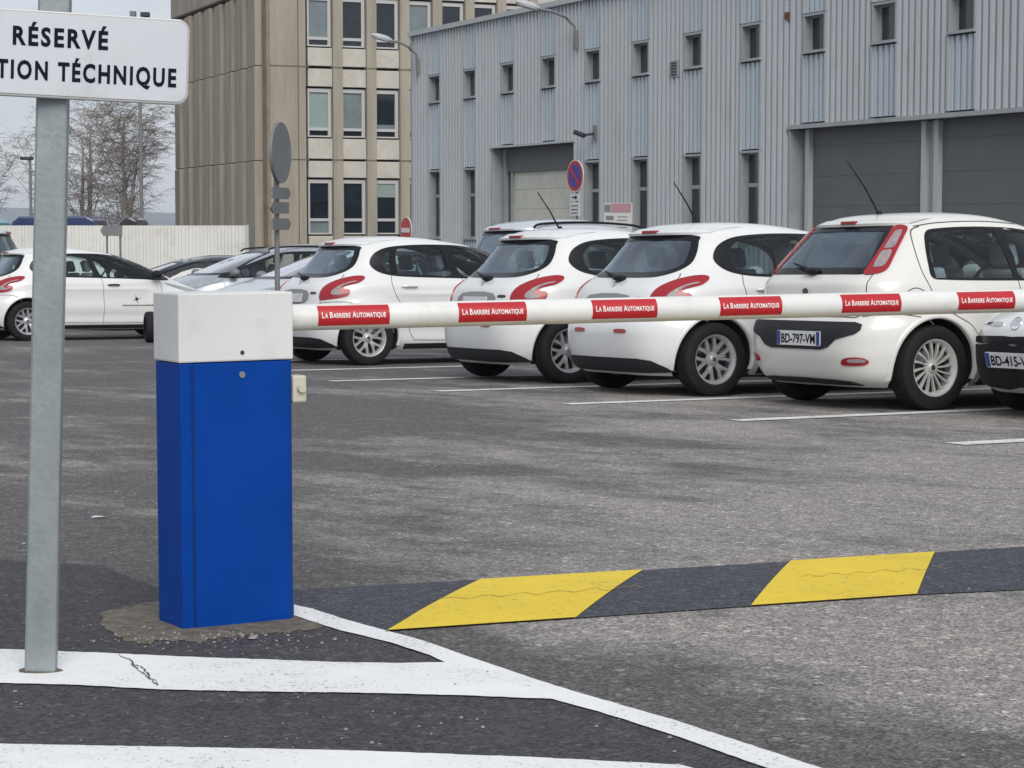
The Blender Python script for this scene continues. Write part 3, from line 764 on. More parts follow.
m = MB(); m.prism(rrect(SX0, SX1, SZ0, SZ1, .03), .0, .022, SM @ RX); bd = m.build('sign_panel', sign_edge, t, bevel=.003)
m = MB(); m.prism(rrect(SX0+.007, SX1-.007, SZ0+.007, SZ1-.007, .024), .0225, .0245, SM @ RX); fc = m.build('sign_face', sign_white, bd)
def put_text(s, size, x, z, M, mat, parent, ax='LEFT', space=1.0, bold=0., sx=1., width=None, name='lettering', d=0.0):
    vs, fs = text_mesh(s, size, 'LEFT', space, bold, 1.0)
    hi, lo = tw_(vs)
    if width: k = width/(hi-lo)
    else: k = sx
    vs = [((a-lo)*k, b) for a, b in vs]
    W_ = (hi-lo)*k; ox = x - (W_ if ax == 'RIGHT' else W_/2 if ax == 'CENTER' else 0)
    m = MB(); m.add([M @ Vector((a+ox, b+z, d)) for a, b in vs], fs)
    return m.build(name, mat, parent)
put_text('RÉSERVÉ', .061, -.093, 1.551, SM @ RX, ink, fc, space=1.25, bold=.0021, width=.226, d=.0258)
put_text('TION TÉCHNIQUE', .061, -.130, 1.470, SM @ RX, ink, fc, space=1.25, bold=.0021, width=.430, d=.0258)

# ------------------------------------------------------------------ barrier cabinet
CX, CY = -.924, 5.690
cabz = GZ(5.75)
t = empty('barrier_cabinet', (CX, CY, cabz-.012)); t.rotation_euler = (0, 0, radians(32))
tag(t, 'blue barrier cabinet with white hood standing on a concrete pad', 'barrier cabinet')
Wc, Dc, Hb, Ht = .344, .178, .762, .958
m = MB(); m.box(0, Wc, 0, Dc, 0, Hb); m.build('body', blue, t, bevel=.004)
m = MB(); m.box(-.004, Wc+.004, -.004, Dc+.004, Hb+.002, Ht); m.build('hood', cab_white, t, bevel=.005)
m = MB(); m.box(.034, Wc-.012, -.0025, -.0005, .008, Hb-.006); m.build('door_gap', blue_dark, t)
m = MB(); m.box(.038, Wc-.016, -.006, -.001, .012, Hb-.003); dr = m.build('door', blue, t, bevel=.0015)
MX = Matrix.Translation((.185, -.006, Hb-.036)) @ Matrix.Rotation(pi/2, 4, 'X')
m = MB(); m.lathe([(.001, .004), (.009, .004), (.011, .001), (.011, -.002)], 20, MX); m.box(-.001, .001, -.007, .007, .004, .0046, MX); m.build('lock', chrome, dr, smooth=True)
m = MB(); m.lathe([(.001, .003), (.005, .003), (.0065, .0)], 16, Matrix.Translation((.188, -.004, Hb+.026)) @ Matrix.Rotation(pi/2, 4, 'X')); m.build('screw', steel_dk, t)
m = MB(); m.box(Wc+.002, Wc+.046, -.004, .045, .638, .716); sw = m.build('switch_box', beige_pl, t, bevel=.006)
m = MB(); m.lathe([(.001, .012), (.012, .012), (.014, 0)], 18, Matrix.Translation((Wc+.026, -.004, .680)) @ Matrix.Rotation(pi/2, 4, 'X')); m.build('knob', beige_pl, sw, smooth=True)

# ------------------------------------------------------------------ boom
A = at(280, 318, 5.98); B = at(1024, 300.5, 6.86); bdv = (B-A).normalized(); BL = 4.6
t = empty('barrier_boom', A); q = bdv.to_track_quat('X', 'Z'); t.rotation_mode = 'QUATERNION'; t.rotation_quaternion = q
tag(t, 'round white barrier boom with red lettered bands reaching across the lane', 'barrier boom')
BR = .0385
m = MB(); m.tube([(0, 0, 0), (BL, 0, 0)], BR, 48); m.build('pole', boom_white, t, smooth=True)
# arm end sleeve in the cabinet
m = MB(); m.tube([(-.06, 0, 0), (.03, 0, 0)], BR+.004, 32); m.build('sleeve', cab_white, t, smooth=True)
# label positions along the boom from their left edges in the photo
def boom_s(px):
    # intersect pixel column with boom line
    k = (px-512)/F*cos(PITCH)  # X/Y ignoring the small tilt term
    k = (px-512)/F
    # use camera space: find s with projected x = px
    lo, hi = 0, BL
    for _ in range(40):
        s = (lo+hi)/2; P = A+bdv*s; fwd = P.y*cos(PITCH)-(P.z-CAMZ)*sin(PITCH)
        if P.x/fwd < k: lo = s
        else: hi = s
    return s
ls = [boom_s(p) for p in (315, 455.5, 587.5, 714.5, 835.5, 952.5)]
le = [boom_s(p) for p in (385.5, 521.5, 652, 776.5, 894.5, 1010.5)]
lw = sum(b-a for a, b in zip(ls, le))/6; stp = (ls[-1]-ls[0])/5
ang0 = radians(0)
def cyl(x, h, r, tilt=radians(10)):                # h: arc height; faces -Y of the boom, tipped up to the viewer
    a = h/r + tilt; return Vector((x, -r*cos(a), r*sin(a)))
caps = [('L', 1), ('A', 0), (' ', 0), ('B', 1), ('ARRIERE', 0), (' ', 0), ('A', 1), ('UTOMATIQUE', 0)]
for k in range(8):
    s0 = ls[0]+stp*k
    m = MB(); n = 14; hh = .0335
    vs = []
    for i in range(n+1):
        h = -hh+2*hh*i/n
        vs += [cyl(s0, h, BR+.0006), cyl(s0+lw, h, BR+.0006)]
    m.add(vs, [(2*i, 2*i+1, 2*i+3, 2*i+2) for i in range(n)])
    lb = m.build('red_band', lab_red, t, smooth=True, angle=180)
    m = MB(); xc_ = 0
    for s, big in caps:
        if s == ' ': xc_ += .0085; continue
        vs, fs = text_mesh(s, .031 if big else .0245, 'LEFT', 1.08, .0006)
        hi, lo = tw_(vs)
        m.add([(a-lo+xc_, b, 0) for a, b in vs], fs); xc_ += hi-lo+.0022
    sc = (lw*.90)/xc_
    bm = bmesh.new(); vv = [bm.verts.new(v) for v in m.v]
    for f in m.f:
        try: bm.faces.new([vv[i] for i in f])
        except ValueError: pass
    for q in range(1, 9):
        bmesh.ops.bisect_plane(bm, geom=bm.verts[:]+bm.edges[:]+bm.faces[:], plane_co=(0, .003*q, 0), plane_no=(0, 1, 0))
    bm.verts.index_update(); m.v = [tuple(v.co) for v in bm.verts]; m.f = [[v.index for v in f.verts] for f in bm.faces]; m.m = [0]*len(m.f); bm.free()
    m.v = [tuple(cyl(s0+lw*.05+v[0]*sc, v[1]*.80-.0085, BR+.0016)) for v in m.v]
    m.build('lettering', lab_white, lb)

# ------------------------------------------------------------------ cars
def pchip(xs, ys):
    n = len(xs); h = [xs[i+1]-xs[i] for i in range(n-1)]; d = [(ys[i+1]-ys[i])/h[i] for i in range(n-1)]
    m = [0]*n; m[0], m[-1] = d[0], d[-1]
    for i in range(1, n-1):
        if d[i-1]*d[i] > 0:
            w1 = 2*h[i]+h[i-1]; w2 = h[i]+2*h[i-1]; m[i] = (w1+w2)/(w1/d[i-1]+w2/d[i])
    def f(x):
        x = min(max(x, xs[0]), xs[-1]); i = 0
        while i < n-2 and x > xs[i+1]: i += 1
        t = (x-xs[i])/h[i]
        return (2*t**3-3*t*t+1)*ys[i] + (t**3-2*t*t+t)*h[i]*m[i] + (-2*t**3+3*t*t)*ys[i+1] + (t**3-t*t)*h[i]*m[i+1]
    return f

class Body:
    # table rows: z, rear x, front x, half width, rear exponent, front exponent, split x.  x = 0 at the rear axle
    def __init__(s, table, wb, rw, sx=1.0, sz=1.0, sy=1.0, arch=.365):
        T = [(z*sz, a*sx, b*sx, c*sy, d, e, g*sx) for z, a, b, c, d, e, g in table]
        zs = [r[0] for r in T]; s.z0, s.z1 = zs[0], zs[-1]
        s.xR, s.xF, s.W, s.nR, s.nF, s.xc = [pchip(zs, [r[i] for r in T]) for i in range(1, 7)]
        s.wb = wb; s.rw = rw; s.arch = arch; s.cache = {}
    def flare(s, x, z):
        f = 0
        for ax in (0, s.wb):
            r = sqrt((x-ax)**2+(z-s.rw)**2)
            q = (r-s.arch)/.09
            f += .020*math.exp(-q*q*1.2) if r > s.arch-.02 else .020
        # a soft crease that runs along the doors, and a hollow above the sill
        mid = max(0, min(1, (x-.15)/.4))*max(0, min(1, (s.wb-.25-x)/.4))
        f += mid*(-.016*math.exp(-((z-.38)/.07)**2) + .010*math.exp(-((z-.80)/.022)**2) - .010*math.exp(-((z-.66)/.09)**2))
        return f
    def Y(s, x, z):
        xc = s.xc(z); L_ = (s.xF(z)-xc) if x > xc else (xc-s.xR(z)); n = s.nF(z) if x > xc else s.nR(z)
        q = min(.9999, abs(x-xc)/max(L_, .01)); k = (1-q**n)**(1/n)
        return s.W(z)*k + s.flare(x, z)*min(1, k*1.3)
    def side(s, x, z, sg=-1): return Vector((x, sg*s.Y(x, z), z))
    def rear(s, y, z):
        n = s.nR(z); q = min(.999, abs(y)/s.W(z)); return Vector((s.xc(z)-(s.xc(z)-s.xR(z))*(1-q**n)**(1/n), y, z))
    def front(s, y, z):
        n = s.nF(z); q = min(.999, abs(y)/s.W(z)); return Vector((s.xc(z)+(s.xF(z)-s.xc(z))*(1-q**n)**(1/n), y, z))
    def ring(s, z):                                 # from rear centre to front centre (y>0), with arc length
        key = round(z, 4)
        if key in s.cache: return s.cache[key]
        pts = []; xc = s.xc(z); W_ = s.W(z); n = s.nR(z); a = xc-s.xR(z)
        for k in range(90):
            t = pi/2*(k/90)
            t = t
            pts.append((xc-a*cos(t)**(2/n), W_*sin(t)**(2/n)))
        n = s.nF(z); a = s.xF(z)-xc
        for k in range(91):
            t = pi/2*(1-k/90); ct = max(0, cos(t)); pts.append((xc+a*ct**(2/n), W_*max(0, sin(t))**(2/n)))
        pts = [(x, y + s.flare(x, z)*min(1, y/W_*1.3) if y > 0 else y) for x, y in pts]
        al = [0]
        for p, q in zip(pts[:-1], pts[1:]): al.append(al[-1]+sqrt((p[0]-q[0])**2+(p[1]-q[1])**2))
        s.cache[key] = (pts, al); return s.cache[key]
    def wrap(s, u, z, sg=-1, fr=False):             # u: arc length from the rear (or front) centre line
        pts, al = s.ring(z); 
        if fr: u = al[-1]-u
        u = min(max(u, 0), al[-1]*.99999)
        lo, hi = 0, len(al)-1
        while hi-lo > 1:
            m = (lo+hi)//2
            if al[m] <= u: lo = m
            else: hi = m
        t = (u-al[lo])/max(1e-9, al[hi]-al[lo])
        return Vector((pts[lo][0]+(pts[hi][0]-pts[lo][0])*t, sg*(pts[lo][1]+(pts[hi][1]-pts[lo][1])*t), z))

def crom(pts, k=5, closed=True):
    n = len(pts); o = []
    rng = range(n) if closed else range(n-1)
    for i in rng:
        p = [Vector(pts[(i+j-1) % n] if closed else pts[min(max(i+j-1, 0), n-1)]) for j in range(4)]
        for q in range(k):
            t = q/k; o.append(tuple(.5*((2*p[1])+(-p[0]+p[2])*t+(2*p[0]-5*p[1]+4*p[2]-p[3])*t*t+(-p[0]+3*p[1]-3*p[2]+p[3])*t**3)))
    if not closed: o.append(tuple(pts[-1]))
    return o
def dens(pts, step=.03, closed=True):
    o = []; n = len(pts)
    for i in range(n if closed else n-1):
        a = pts[i]; b = pts[(i+1) % n]; d = sqrt((a[0]-b[0])**2+(a[1]-b[1])**2); k = max(1, int(round(d/step)))
        for j in range(k): o.append((a[0]+(b[0]-a[0])*j/k, a[1]+(b[1]-a[1])*j/k))
    if not closed: o.append(tuple(pts[-1]))
    return o
def inside(p, poly):
    x, y = p; c = False; n = len(poly); j = n-1
    for i in range(n):
        xi, yi = poly[i]; xj, yj = poly[j]
        if (yi > y) != (yj > y) and x < (xj-xi)*(y-yi)/(yj-yi)+xi: c = not c
        j = i
    return c
def near_on(p, poly):
    best = None; n = len(poly)
    for i in range(n):
        a = poly[i]; b = poly[(i+1) % n]; dx, dy = b[0]-a[0], b[1]-a[1]; l2 = dx*dx+dy*dy or 1e-12
        t = max(0, min(1, ((p[0]-a[0])*dx+(p[1]-a[1])*dy)/l2)); q = (a[0]+dx*t, a[1]+dy*t); d = (q[0]-p[0])**2+(q[1]-p[1])**2
        if best is None or d < best[0]: best = (d, q)
    return best[1], sqrt(best[0])
def area2(poly): return sum(poly[i][0]*poly[(i+1) % len(poly)][1]-poly[(i+1) % len(poly)][0]*poly[i][1] for i in range(len(poly)))
def inset(poly, d):
    n = len(poly); sg = 1 if area2(poly) > 0 else -1; o = []
    for i in range(n):
        a, b, c = Vector(poly[i-1]), Vector(poly[i]), Vector(poly[(i+1) % n])
        e1 = (b-a).normalized() if (b-a).length else Vector((1, 0)); e2 = (c-b).normalized() if (c-b).length else e1
        nn = Vector((-(e1.y+e2.y), e1.x+e2.x))
        if nn.length < 1e-6: nn = Vector((-e1.y, e1.x))
        o.append(tuple(b+nn.normalized()*d*sg))
    return o

def patch_mesh(m, P, outline, off=.004, holes=(), h=.05, skirt=.008, thick=True):
    outl = dens(outline, h*.7); hs = [dens(q, h*.7) for q in holes]
    vs = [Vector(p) for p in outl]; es = [(i, (i+1) % len(outl)) for i in range(len(outl))]
    for q in hs:
        b = len(vs); vs += [Vector(p) for p in q]; es += [(b+i, b+(i+1) % len(q)) for i in range(len(q))]
    x0 = min(p[0] for p in outl); x1 = max(p[0] for p in outl); y0 = min(p[1] for p in outl); y1 = max(p[1] for p in outl)
    gx = x0+h/2
    while gx < x1:
        gy = y0+h/2
        while gy < y1:
            p = (gx, gy)
            if inside(p, outl) and not any(inside(p, q) for q in hs) and near_on(p, outl)[1] > h*.4 and all(near_on(p, q)[1] > h*.4 for q in hs): vs.append(Vector(p))
            gy += h
        gx += h
    r = delaunay_2d_cdt(vs, es, [], 0, 1e-6)
    V, FF = r[0], r[2]
    fs = []
    for f in FF:
        c = (sum(V[i][0] for i in f)/len(f), sum(V[i][1] for i in f)/len(f))
        if inside(c, outl) and not any(inside(c, q) for q in hs): fs.append(f)
    e = .004
    def pos(p, o_):
        a = P(p[0], p[1]); du = P(p[0]+e, p[1])-P(p[0]-e, p[1]); dv = P(p[0], p[1]+e)-P(p[0], p[1]-e)
        nrm = du.cross(dv)
        if nrm.length < 1e-9: nrm = Vector((0, 0, 1))
        nrm.normalize()
        if nrm.dot(a-Vector((1.1, 0, .6))) < 0: nrm = -nrm
        return a+nrm*o_
    b = len(m.v)
    m.add([pos(p, off) for p in V], fs)
    if not thick: m.nrm = [(pos(p, off+.01)-pos(p, off)).normalized() for p in V]
    if thick:
        for lp in [outl]+hs:
            top = [pos(p, off) for p in lp]; bot = [pos(p, off-skirt) for p in lp]; n = len(lp)
            m.add(top+bot, [(i, (i+1) % n, n+(i+1) % n, n+i) for i in range(n)])
def patch(name, P, outline, mat, parent, off=.004, holes=(), h=.05, skirt=.008, thick=True, both=False):
    m = MB(); patch_mesh(m, P, outline, off, holes, h, skirt, thick)
    o = m.build(name, mat, parent, smooth=True, angle=50 if thick else 180)
    if not thick:
        me = o.data; bm = bmesh.new(); bm.from_mesh(me); bm.faces.ensure_lookup_table()
        flip = [f for f in bm.faces if f.normal.dot(m.nrm[f.verts[0].index]) < 0]
        if flip: bmesh.ops.reverse_faces(bm, faces=flip)
        bm.to_mesh(me); bm.free()
        for p in me.polygons: p.use_smooth = True
        me.normals_split_custom_set_from_vertices([tuple(n_) for n_ in m.nrm])
    return o
def ribbon(m, P, line, wd=.006, off=.0015):
    ln = dens(line, .04, False); n = len(ln); L_, R_ = [], []
    for i in range(n):
        a = ln[max(0, i-1)]; b = ln[min(n-1, i+1)]; dx, dy = b[0]-a[0], b[1]-a[1]; l = sqrt(dx*dx+dy*dy) or 1
        nx, ny = -dy/l*wd/2, dx/l*wd/2; L_.append((ln[i][0]+nx, ln[i][1]+ny)); R_.append((ln[i][0]-nx, ln[i][1]-ny))
    e = .004; vs = []
    for lst in (L_, R_):
        for p in lst:
            a = P(*p); nrm = (P(p[0]+e, p[1])-P(p[0]-e, p[1])).cross(P(p[0], p[1]+e)-P(p[0], p[1]-e)); nrm.normalize()
            if nrm.dot(a-Vector((1.1, 0, .6))) < 0: nrm = -nrm
            vs.append(a+nrm*off)
    m.add(vs, [(i, i+1, n+i+1, n+i) for i in range(n-1)])

def body_mesh(B, holes_side, hole_rear, hole_front, mat, parent, nr=72, nu=92, name='body'):
    zs = [B.z1-(B.z1-B.z0)*(1-(k/nr))**1.45 for k in range(nr+1)]
    V = []
    rows = []
    for z in zs:
        tot = B.ring(z)[1][-1]; half = [B.wrap(tot*j/nu, z, 1) for j in range(nu+1)]
        rows.append(half + [Vector((p.x, -p.y, p.z)) for p in half[-2:0:-1]])
    n = len(rows[0])
    bm = bmesh.new(); vv = [[bm.verts.new(p) for p in r] for r in rows]
    for i in range(nr):
        for k in range(n): bm.faces.new((vv[i][k], vv[i][(k+1) % n], vv[i+1][(k+1) % n], vv[i+1][k]))
    c = bm.verts.new((B.xc(B.z1), 0, B.z1+.002))
    for k in range(n): bm.faces.new((vv[nr][k], vv[nr][(k+1) % n], c))
    under = bm.verts.new((1.2, 0, B.z0))
    bm.verts.index_update()
    kill = []
    R = B.arch; zr = B.rw
    reg = {}                                        # faces to remove, keyed by hole
    for f in bm.faces:
        q = f.calc_center_median()
        for ax in (0, B.wb):
            if (q.x-ax)**2+(q.z-zr)**2 < R*R and abs(q.y) > .55: reg.setdefault(('a', ax), []).append(f)
        # the rear and front glass own the ends, the side glass owns the flanks
        done = False
        if hole_rear and q.x < B.xc(q.z) and inside((q.y, q.z), hole_rear) and q.x < B.rear(0, q.z).x+.35: reg.setdefault(('r', 0), []).append(f); done = True
        if not done and hole_front and q.x > B.xc(q.z) and inside((q.y, q.z), hole_front): reg.setdefault(('f', 0), []).append(f); done = True
        if not done:
            for i, hq in enumerate(holes_side):
                if inside((q.x, q.z), hq) and abs(q.y) > .3: reg.setdefault(('s', i, q.y > 0), []).append(f)
    allk = set()
    for l in reg.values(): allk.update(l)
    for key, l in reg.items():
        ls_ = set(l); vs = set()
        for f in l:
            for v in f.verts:
                if any(g not in allk for g in v.link_faces): vs.add(v)
        for v in vs:
            if key[0] == 'a':
                dx, dz = v.co.x-key[1], v.co.z-zr; r = sqrt(dx*dx+dz*dz) or 1
                if v.co.z <= B.z0+.002: continue
                x, z = key[1]+dx/r*R, zr+dz/r*R; z = max(z, B.z0)
                v.co = B.side(x, z, 1 if v.co.y > 0 else -1)
            elif key[0] == 's':
                q, d = near_on((v.co.x, v.co.z), holes_side[key[1]])
                if d < .04: v.co = B.side(q[0], q[1], 1 if v.co.y > 0 else -1)
            else:
                q, d = near_on((v.co.y, v.co.z), hole_rear if key[0] == 'r' else hole_front)
                if d < .04: v.co = (B.rear if key[0] == 'r' else B.front)(q[0], q[1])
    bmesh.ops.delete(bm, geom=list(allk), context='FACES')
    bm.verts.remove(under) if under.is_valid and not under.link_faces else None
    me = bpy.data.meshes.new(name); bmesh.ops.recalc_face_normals(bm, faces=bm.faces); bm.to_mesh(me); bm.free()
    me.materials.append(mat)
    for p in me.polygons: p.use_smooth = True
    o = bpy.data.objects.new(name, me); COL.objects.link(o); o.parent = parent
    return o

def make_wheel(car, x, y, r, style, name='wheel'):
    sg = 1 if y > 0 else -1
    M = Matrix.Translation((x, y, r)) @ Matrix.Rotation(-sg*pi/2, 4, 'X')        # local z outwards
    wdt = .10; rr = r*.665
    m = MB(); prof = [(rr-.01, -wdt), (rr+.02, -wdt), (r-.03, -wdt*1.02), (r-.008, -wdt*.86), (r, -wdt*.6), (r, -wdt*.22), (r-.006, -wdt*.2), (r-.006, -wdt*.14), (r, -wdt*.12), (r, wdt*.12), (r-.006, wdt*.14), (r-.006, wdt*.2), (r, wdt*.22), (r, wdt*.6), (r-.008, wdt*.86), (r-.03, wdt*.98), (r-.055, wdt*1.02), (rr+.02, wdt*.97), (rr+.004, wdt*.9), (rr-.004, wdt*.8)]
    m.lathe(prof, 56, M); tyre = m.build(name, rubber, car, smooth=True, angle=35)
    m = MB(); m.lathe([(.001, -.02), (rr-.012, -.02), (rr-.012, -wdt)], 40, M); m.build('brake_disc', steel_dk, tyre)
    m = MB()
    m.lathe([(rr-.03, wdt*.40), (rr-.022, wdt*.62), (rr-.006, wdt*.86), (rr+.006, wdt*.90), (rr+.007, wdt*.82), (rr-.004, wdt*.5), (rr-.012, -.06), (rr-.03, .0)], 56, M)
    hubz = wdt*.62
    m.lathe([(.001, hubz), (.028, hubz), (.034, hubz-.004), (.036, hubz-.012), (.060, hubz-.018), (.066, hubz-.03), (.05, 0)], 28, M)
    def spoke(a0, a1, w0, w1, z0=wdt*.42, z1=wdt*.56, r0=.05, r1=rr-.018, t=.02):
        p = [(r0, a0, w0, z0), ((r0+r1)/2, (a0+a1)/2, (w0+w1)/2*.9, (z0+z1)/2+.006), (r1, a1, w1, z1)]; vs = []
        for rad, a, ww, z in p:
            c = Vector((rad*cos(a), rad*sin(a), z)); tdir = Vector((-sin(a), cos(a), 0))
            vs += [c-tdir*ww/2-Vector((0, 0, t)), c-tdir*ww/2*.8, c+tdir*ww/2*.8, c+tdir*ww/2-Vector((0, 0, t))]
        vs = [M @ v for v in vs]; fs = []
        for i in (0, 4):
            for k in range(3): fs.append((i+k, i+k+1, i+k+5, i+k+4))
        m.add(vs, fs)
    if style == 'star':
        for k in range(6):
            a = 2*pi*k/6 + .2
            for d in (-1, 1):
                spoke(a+d*.10, a+d*.30, .026, .036)
            spoke(a, a, .02, .012, r1=rr*.62)
    elif style == 'fan':
        for k in range(16):
            a = 2*pi*k/16; spoke(a, a+.12, .011, .024, wdt*.5, wdt*.62)
    else:
        for k in range(9):
            a = 2*pi*k/9; spoke(a, a, .035, .045)
    m.build('rim', rim_m if style != 'fan' else rim_w, tyre, smooth=True, angle=35)
    m = MB(); m.lathe([(.001, hubz+.004), (.018, hubz+.004), (.021, hubz)], 20, M); m.build('hub_badge', steel_dk if style != 'star' else chrome, tyre)
    return tyre

def plate(P, cu, cz, name, parent, chars='', wd=.52, ht=.11, sg=-1, off=.012, mirror=False, strips=True):
    # flat plate tangent to the surface at P(cu, cz)
    e = .01; a = P(cu, cz); du = (P(cu+e, cz)-P(cu-e, cz)).normalized(); dv = (P(cu, cz+e)-P(cu, cz-e)).normalized(); n = du.cross(dv).normalized()
    if n.dot(a-Vector((1.1, 0, .6))) < 0: n = -n
    up = (dv - n*dv.dot(n)).normalized(); rt = up.cross(n)
    M = Matrix((( rt.x, up.x, n.x, a.x+n.x*off), (rt.y, up.y, n.y, a.y+n.y*off), (rt.z, up.z, n.z, a.z+n.z*off), (0, 0, 0, 1)))
    m = MB(); m.prism(rrect(-wd/2, wd/2, -ht/2, ht/2, .01, 4), -.004, .004, M); pl = m.build(name, plate_w, parent)
    if not strips: return pl, M
    m = MB(); m.box(-wd/2+.003, -wd/2+.042, -ht/2+.004, ht/2-.004, .0041, .0052, M); m.box(wd/2-.042, wd/2-.003, -ht/2+.004, ht/2-.004, .0041, .0052, M); m.build('blue_strip', plate_b, pl)
    if chars: put_text(chars, .098, 0, -.036, M, ink, pl, ax='CENTER', width=wd-.11, bold=.0022, d=.0062)
    return pl, M

def seat(m, x, y, z, w_=.46):
    M = Matrix.Translation((x, y, z))
    m.box(-.02, .46, -w_/2, w_/2, 0, .14, M)
    m.box(-.05, .06, -w_/2, w_/2, .1, .66, M @ Matrix.Rotation(radians(-16), 4, 'Y'))
    m.box(-.03, .05, -.13, .13, .68, .86, M @ Matrix.Rotation(radians(-16), 4, 'Y'))

def make_car(name, label, S):
    """S: dict with body table, glass outlines, lamps, trims"""
    B = S['B']; paint = S['paint']
    t = empty(name); tag(t, label, S.get('cat', 'car'), S.get('group'))
    dlo = crom(S['dlo'], 4)                         # black side glass band (x, z)
    rw_out = crom(S['rear_glass'], 4); ws_out = crom(S['windscreen'], 4)
    hs = inset(dlo, .012); hr = inset(rw_out, .012); hf = inset(ws_out, .012)
    body = body_mesh(B, [hs], hr, hf, paint, t)
    sideP = {sg: (lambda x, z, sg=sg: B.side(x, z, sg)) for sg in (-1, 1)}
    wrapP = {sg: (lambda u, z, sg=sg: B.wrap(u, z, sg)) for sg in (-1, 1)}
    # underbody, wheel wells, cabin floor
    m = MB(); m.prism([(B.xR(.3)+.18, -.42), (B.xR(.3)+.18, .42), (-.38, .58), (B.wb+.40, .58), (B.xF(.3)-.3, .4), (B.xF(.3)-.3, -.4), (B.wb+.40, -.58), (-.38, -.58)], B.z0+.03, B.z0+.14)
    m.box(.40, B.wb-.40, -.79, .79, B.z0+.02, B.z0+.16); m.build('underbody', tyre_in, t)
    for ax in (0, B.wb):
        for sg in (-1, 1):
            m = MB(); n = 22; vs = []
            for k in range(n+1):
                a = radians(-28)+radians(236)*k/n; x, z = ax+B.arch*cos(a), B.rw+B.arch*sin(a); z = max(z, B.z0)
                y = B.Y(x, z)-.004; vs += [(x, sg*y, z), (x, sg*.50, z)]
            m.add(vs, [(2*i, 2*i+1, 2*i+3, 2*i+2) for i in range(n)])
            m.add([(ax-.4, sg*.50, B.z0), (ax+.4, sg*.50, B.z0), (ax+.4, sg*.50, B.rw+.4), (ax-.4, sg*.50, B.rw+.4)], [(0, 1, 2, 3)])
            m.build('wheel_arch_liner', tyre_in, t)
    m = MB(); zb = S.get('floor', .55)
    m.box(B.xR(.9)+.22, S.get('dash', 2.0), -.74, .74, zb-.08, zb); 
    m.prism([(S.get('dash', 2.0)-.28, -.68), (S.get('dash', 2.0)+.25, -.62), (S.get('dash', 2.0)+.25, .62), (S.get('dash', 2.0)-.28, .68)], zb, S.get('dashz', .93)); m.build('cabin_floor', interior, t)
    for x, y in ((.42, -.36), (.42, .36), (1.28, -.38), (1.28, .38)):
        m = MB(); seat(m, x+S.get('seatx', 0), y, zb-.02+S.get('seatz', 0)); m.build('seat', interior_l, t, bevel=.03)
    m = MB(); n = 20; cx, cz = S.get('dash', 2.0)-.38, S.get('dashz', .93)-.02
    pts = [(cx+.07*sin(2*pi*k/n), .38+.18*cos(2*pi*k/n), cz+.17*sin(2*pi*k/n)) for k in range(n+1)]; m.tube(pts, .014, 6); m.build('steering_wheel', blackp, t)
    # side glass
    for sg in (-1, 1):
        P = sideP[sg]; panes = [crom(q, 3) for q in S['panes']]
        fr_ = patch('window_frame', P, dlo, blackg, t, .0035, panes, .06, .01)
        for q in panes: patch('window_pane', P, inset(q, -.006), S.get('glass', g_side), t, .0005, (), .08, thick=False)
        if S.get('arch_trim'):
            pass
        # arch lips
        for ax in (0, B.wb):
            m = MB(); n = 30; prof = []
            for k in range(n+1):
                a = radians(-14)+radians(208)*k/n; row = []
                for rr_, o_ in ((B.arch+.035, .000), (B.arch+.028, .007), (B.arch+.004, .008), (B.arch-.006, .000), (B.arch-.006, -.035)):
                    x, z = ax+rr_*cos(a), B.rw+rr_*sin(a); z = max(z, B.z0); y = B.Y(x, z)+o_; row.append((x, sg*y, z))
                prof.append(row)
            vs = [p for r in prof for p in r]; m.add(vs, [(i*5+j, (i+1)*5+j, (i+1)*5+j+1, i*5+j+1) for i in range(n) for j in range(4)])
            m.build('wheel_arch', S.get('arch_mat', paint), t, smooth=True, angle=180)
        # shut lines
        m = MB()
        for ln in S['door_lines']: ribbon(m, P, crom(ln, 5, False) if len(ln) > 2 else ln, .007)
        for ln in S.get('wrap_lines', []): ribbon(m, wrapP[sg], crom(ln, 5, False) if len(ln) > 2 else ln, .007)
        m.build('shut_line', seam, t)
        # dark grey strip along the sill
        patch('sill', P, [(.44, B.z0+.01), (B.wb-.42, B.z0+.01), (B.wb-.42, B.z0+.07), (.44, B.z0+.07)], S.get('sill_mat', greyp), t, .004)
        for hx, hz in S['handles']:
            m = MB(); q = P(hx, hz); pts = []
            for k in range(9):
                u = k/8; x = hx-.10+.20*u; o_ = .006+.026*sin(pi*u)**.5; a = P(x, hz+.006*sin(pi*u)); pts.append((a.x, a.y+sg*o_, a.z))
            m.tube(pts, [.007]+[.0125]*7+[.007], 8); m.build('door_handle', S.get('handle_mat', paint), t, smooth=True)
        for nm, ol, mt, of in S.get('side_patches', []): patch(nm, P, ol, mt, t, of)
        for spec in S.get('wrap_patches', []):
            nm, ol, mt, of = spec[:4]; sub = spec[4] if len(spec) > 4 else []
            o = patch(nm, wrapP[sg], crom(ol, 3) if nm != 'bumper_trim' else ol, mt, t, of+(.004 if nm == 'bumper_trim' else 0), (), .03, .03)
            for nm2, ol2, mt2, of2 in sub: patch(nm2, wrapP[sg], crom(ol2, 3), mt2, o, of2, (), .035, .006)
        for spec in S.get('front_patches', []):
            nm, ol, mt, of = spec[:4]
            patch(nm, (lambda u, z, sg=sg: B.wrap(u, z, sg, True)), crom(ol, 3), mt, t, of, (), .04, .012)
        # mirrors
        mx_, mz_ = S['mirror']; a = P(mx_, mz_)
        m = MB(); m.tube([(a.x, a.y-sg*.03, a.z), (a.x+.02, a.y+sg*.07, a.z+.03)], .022, 8)
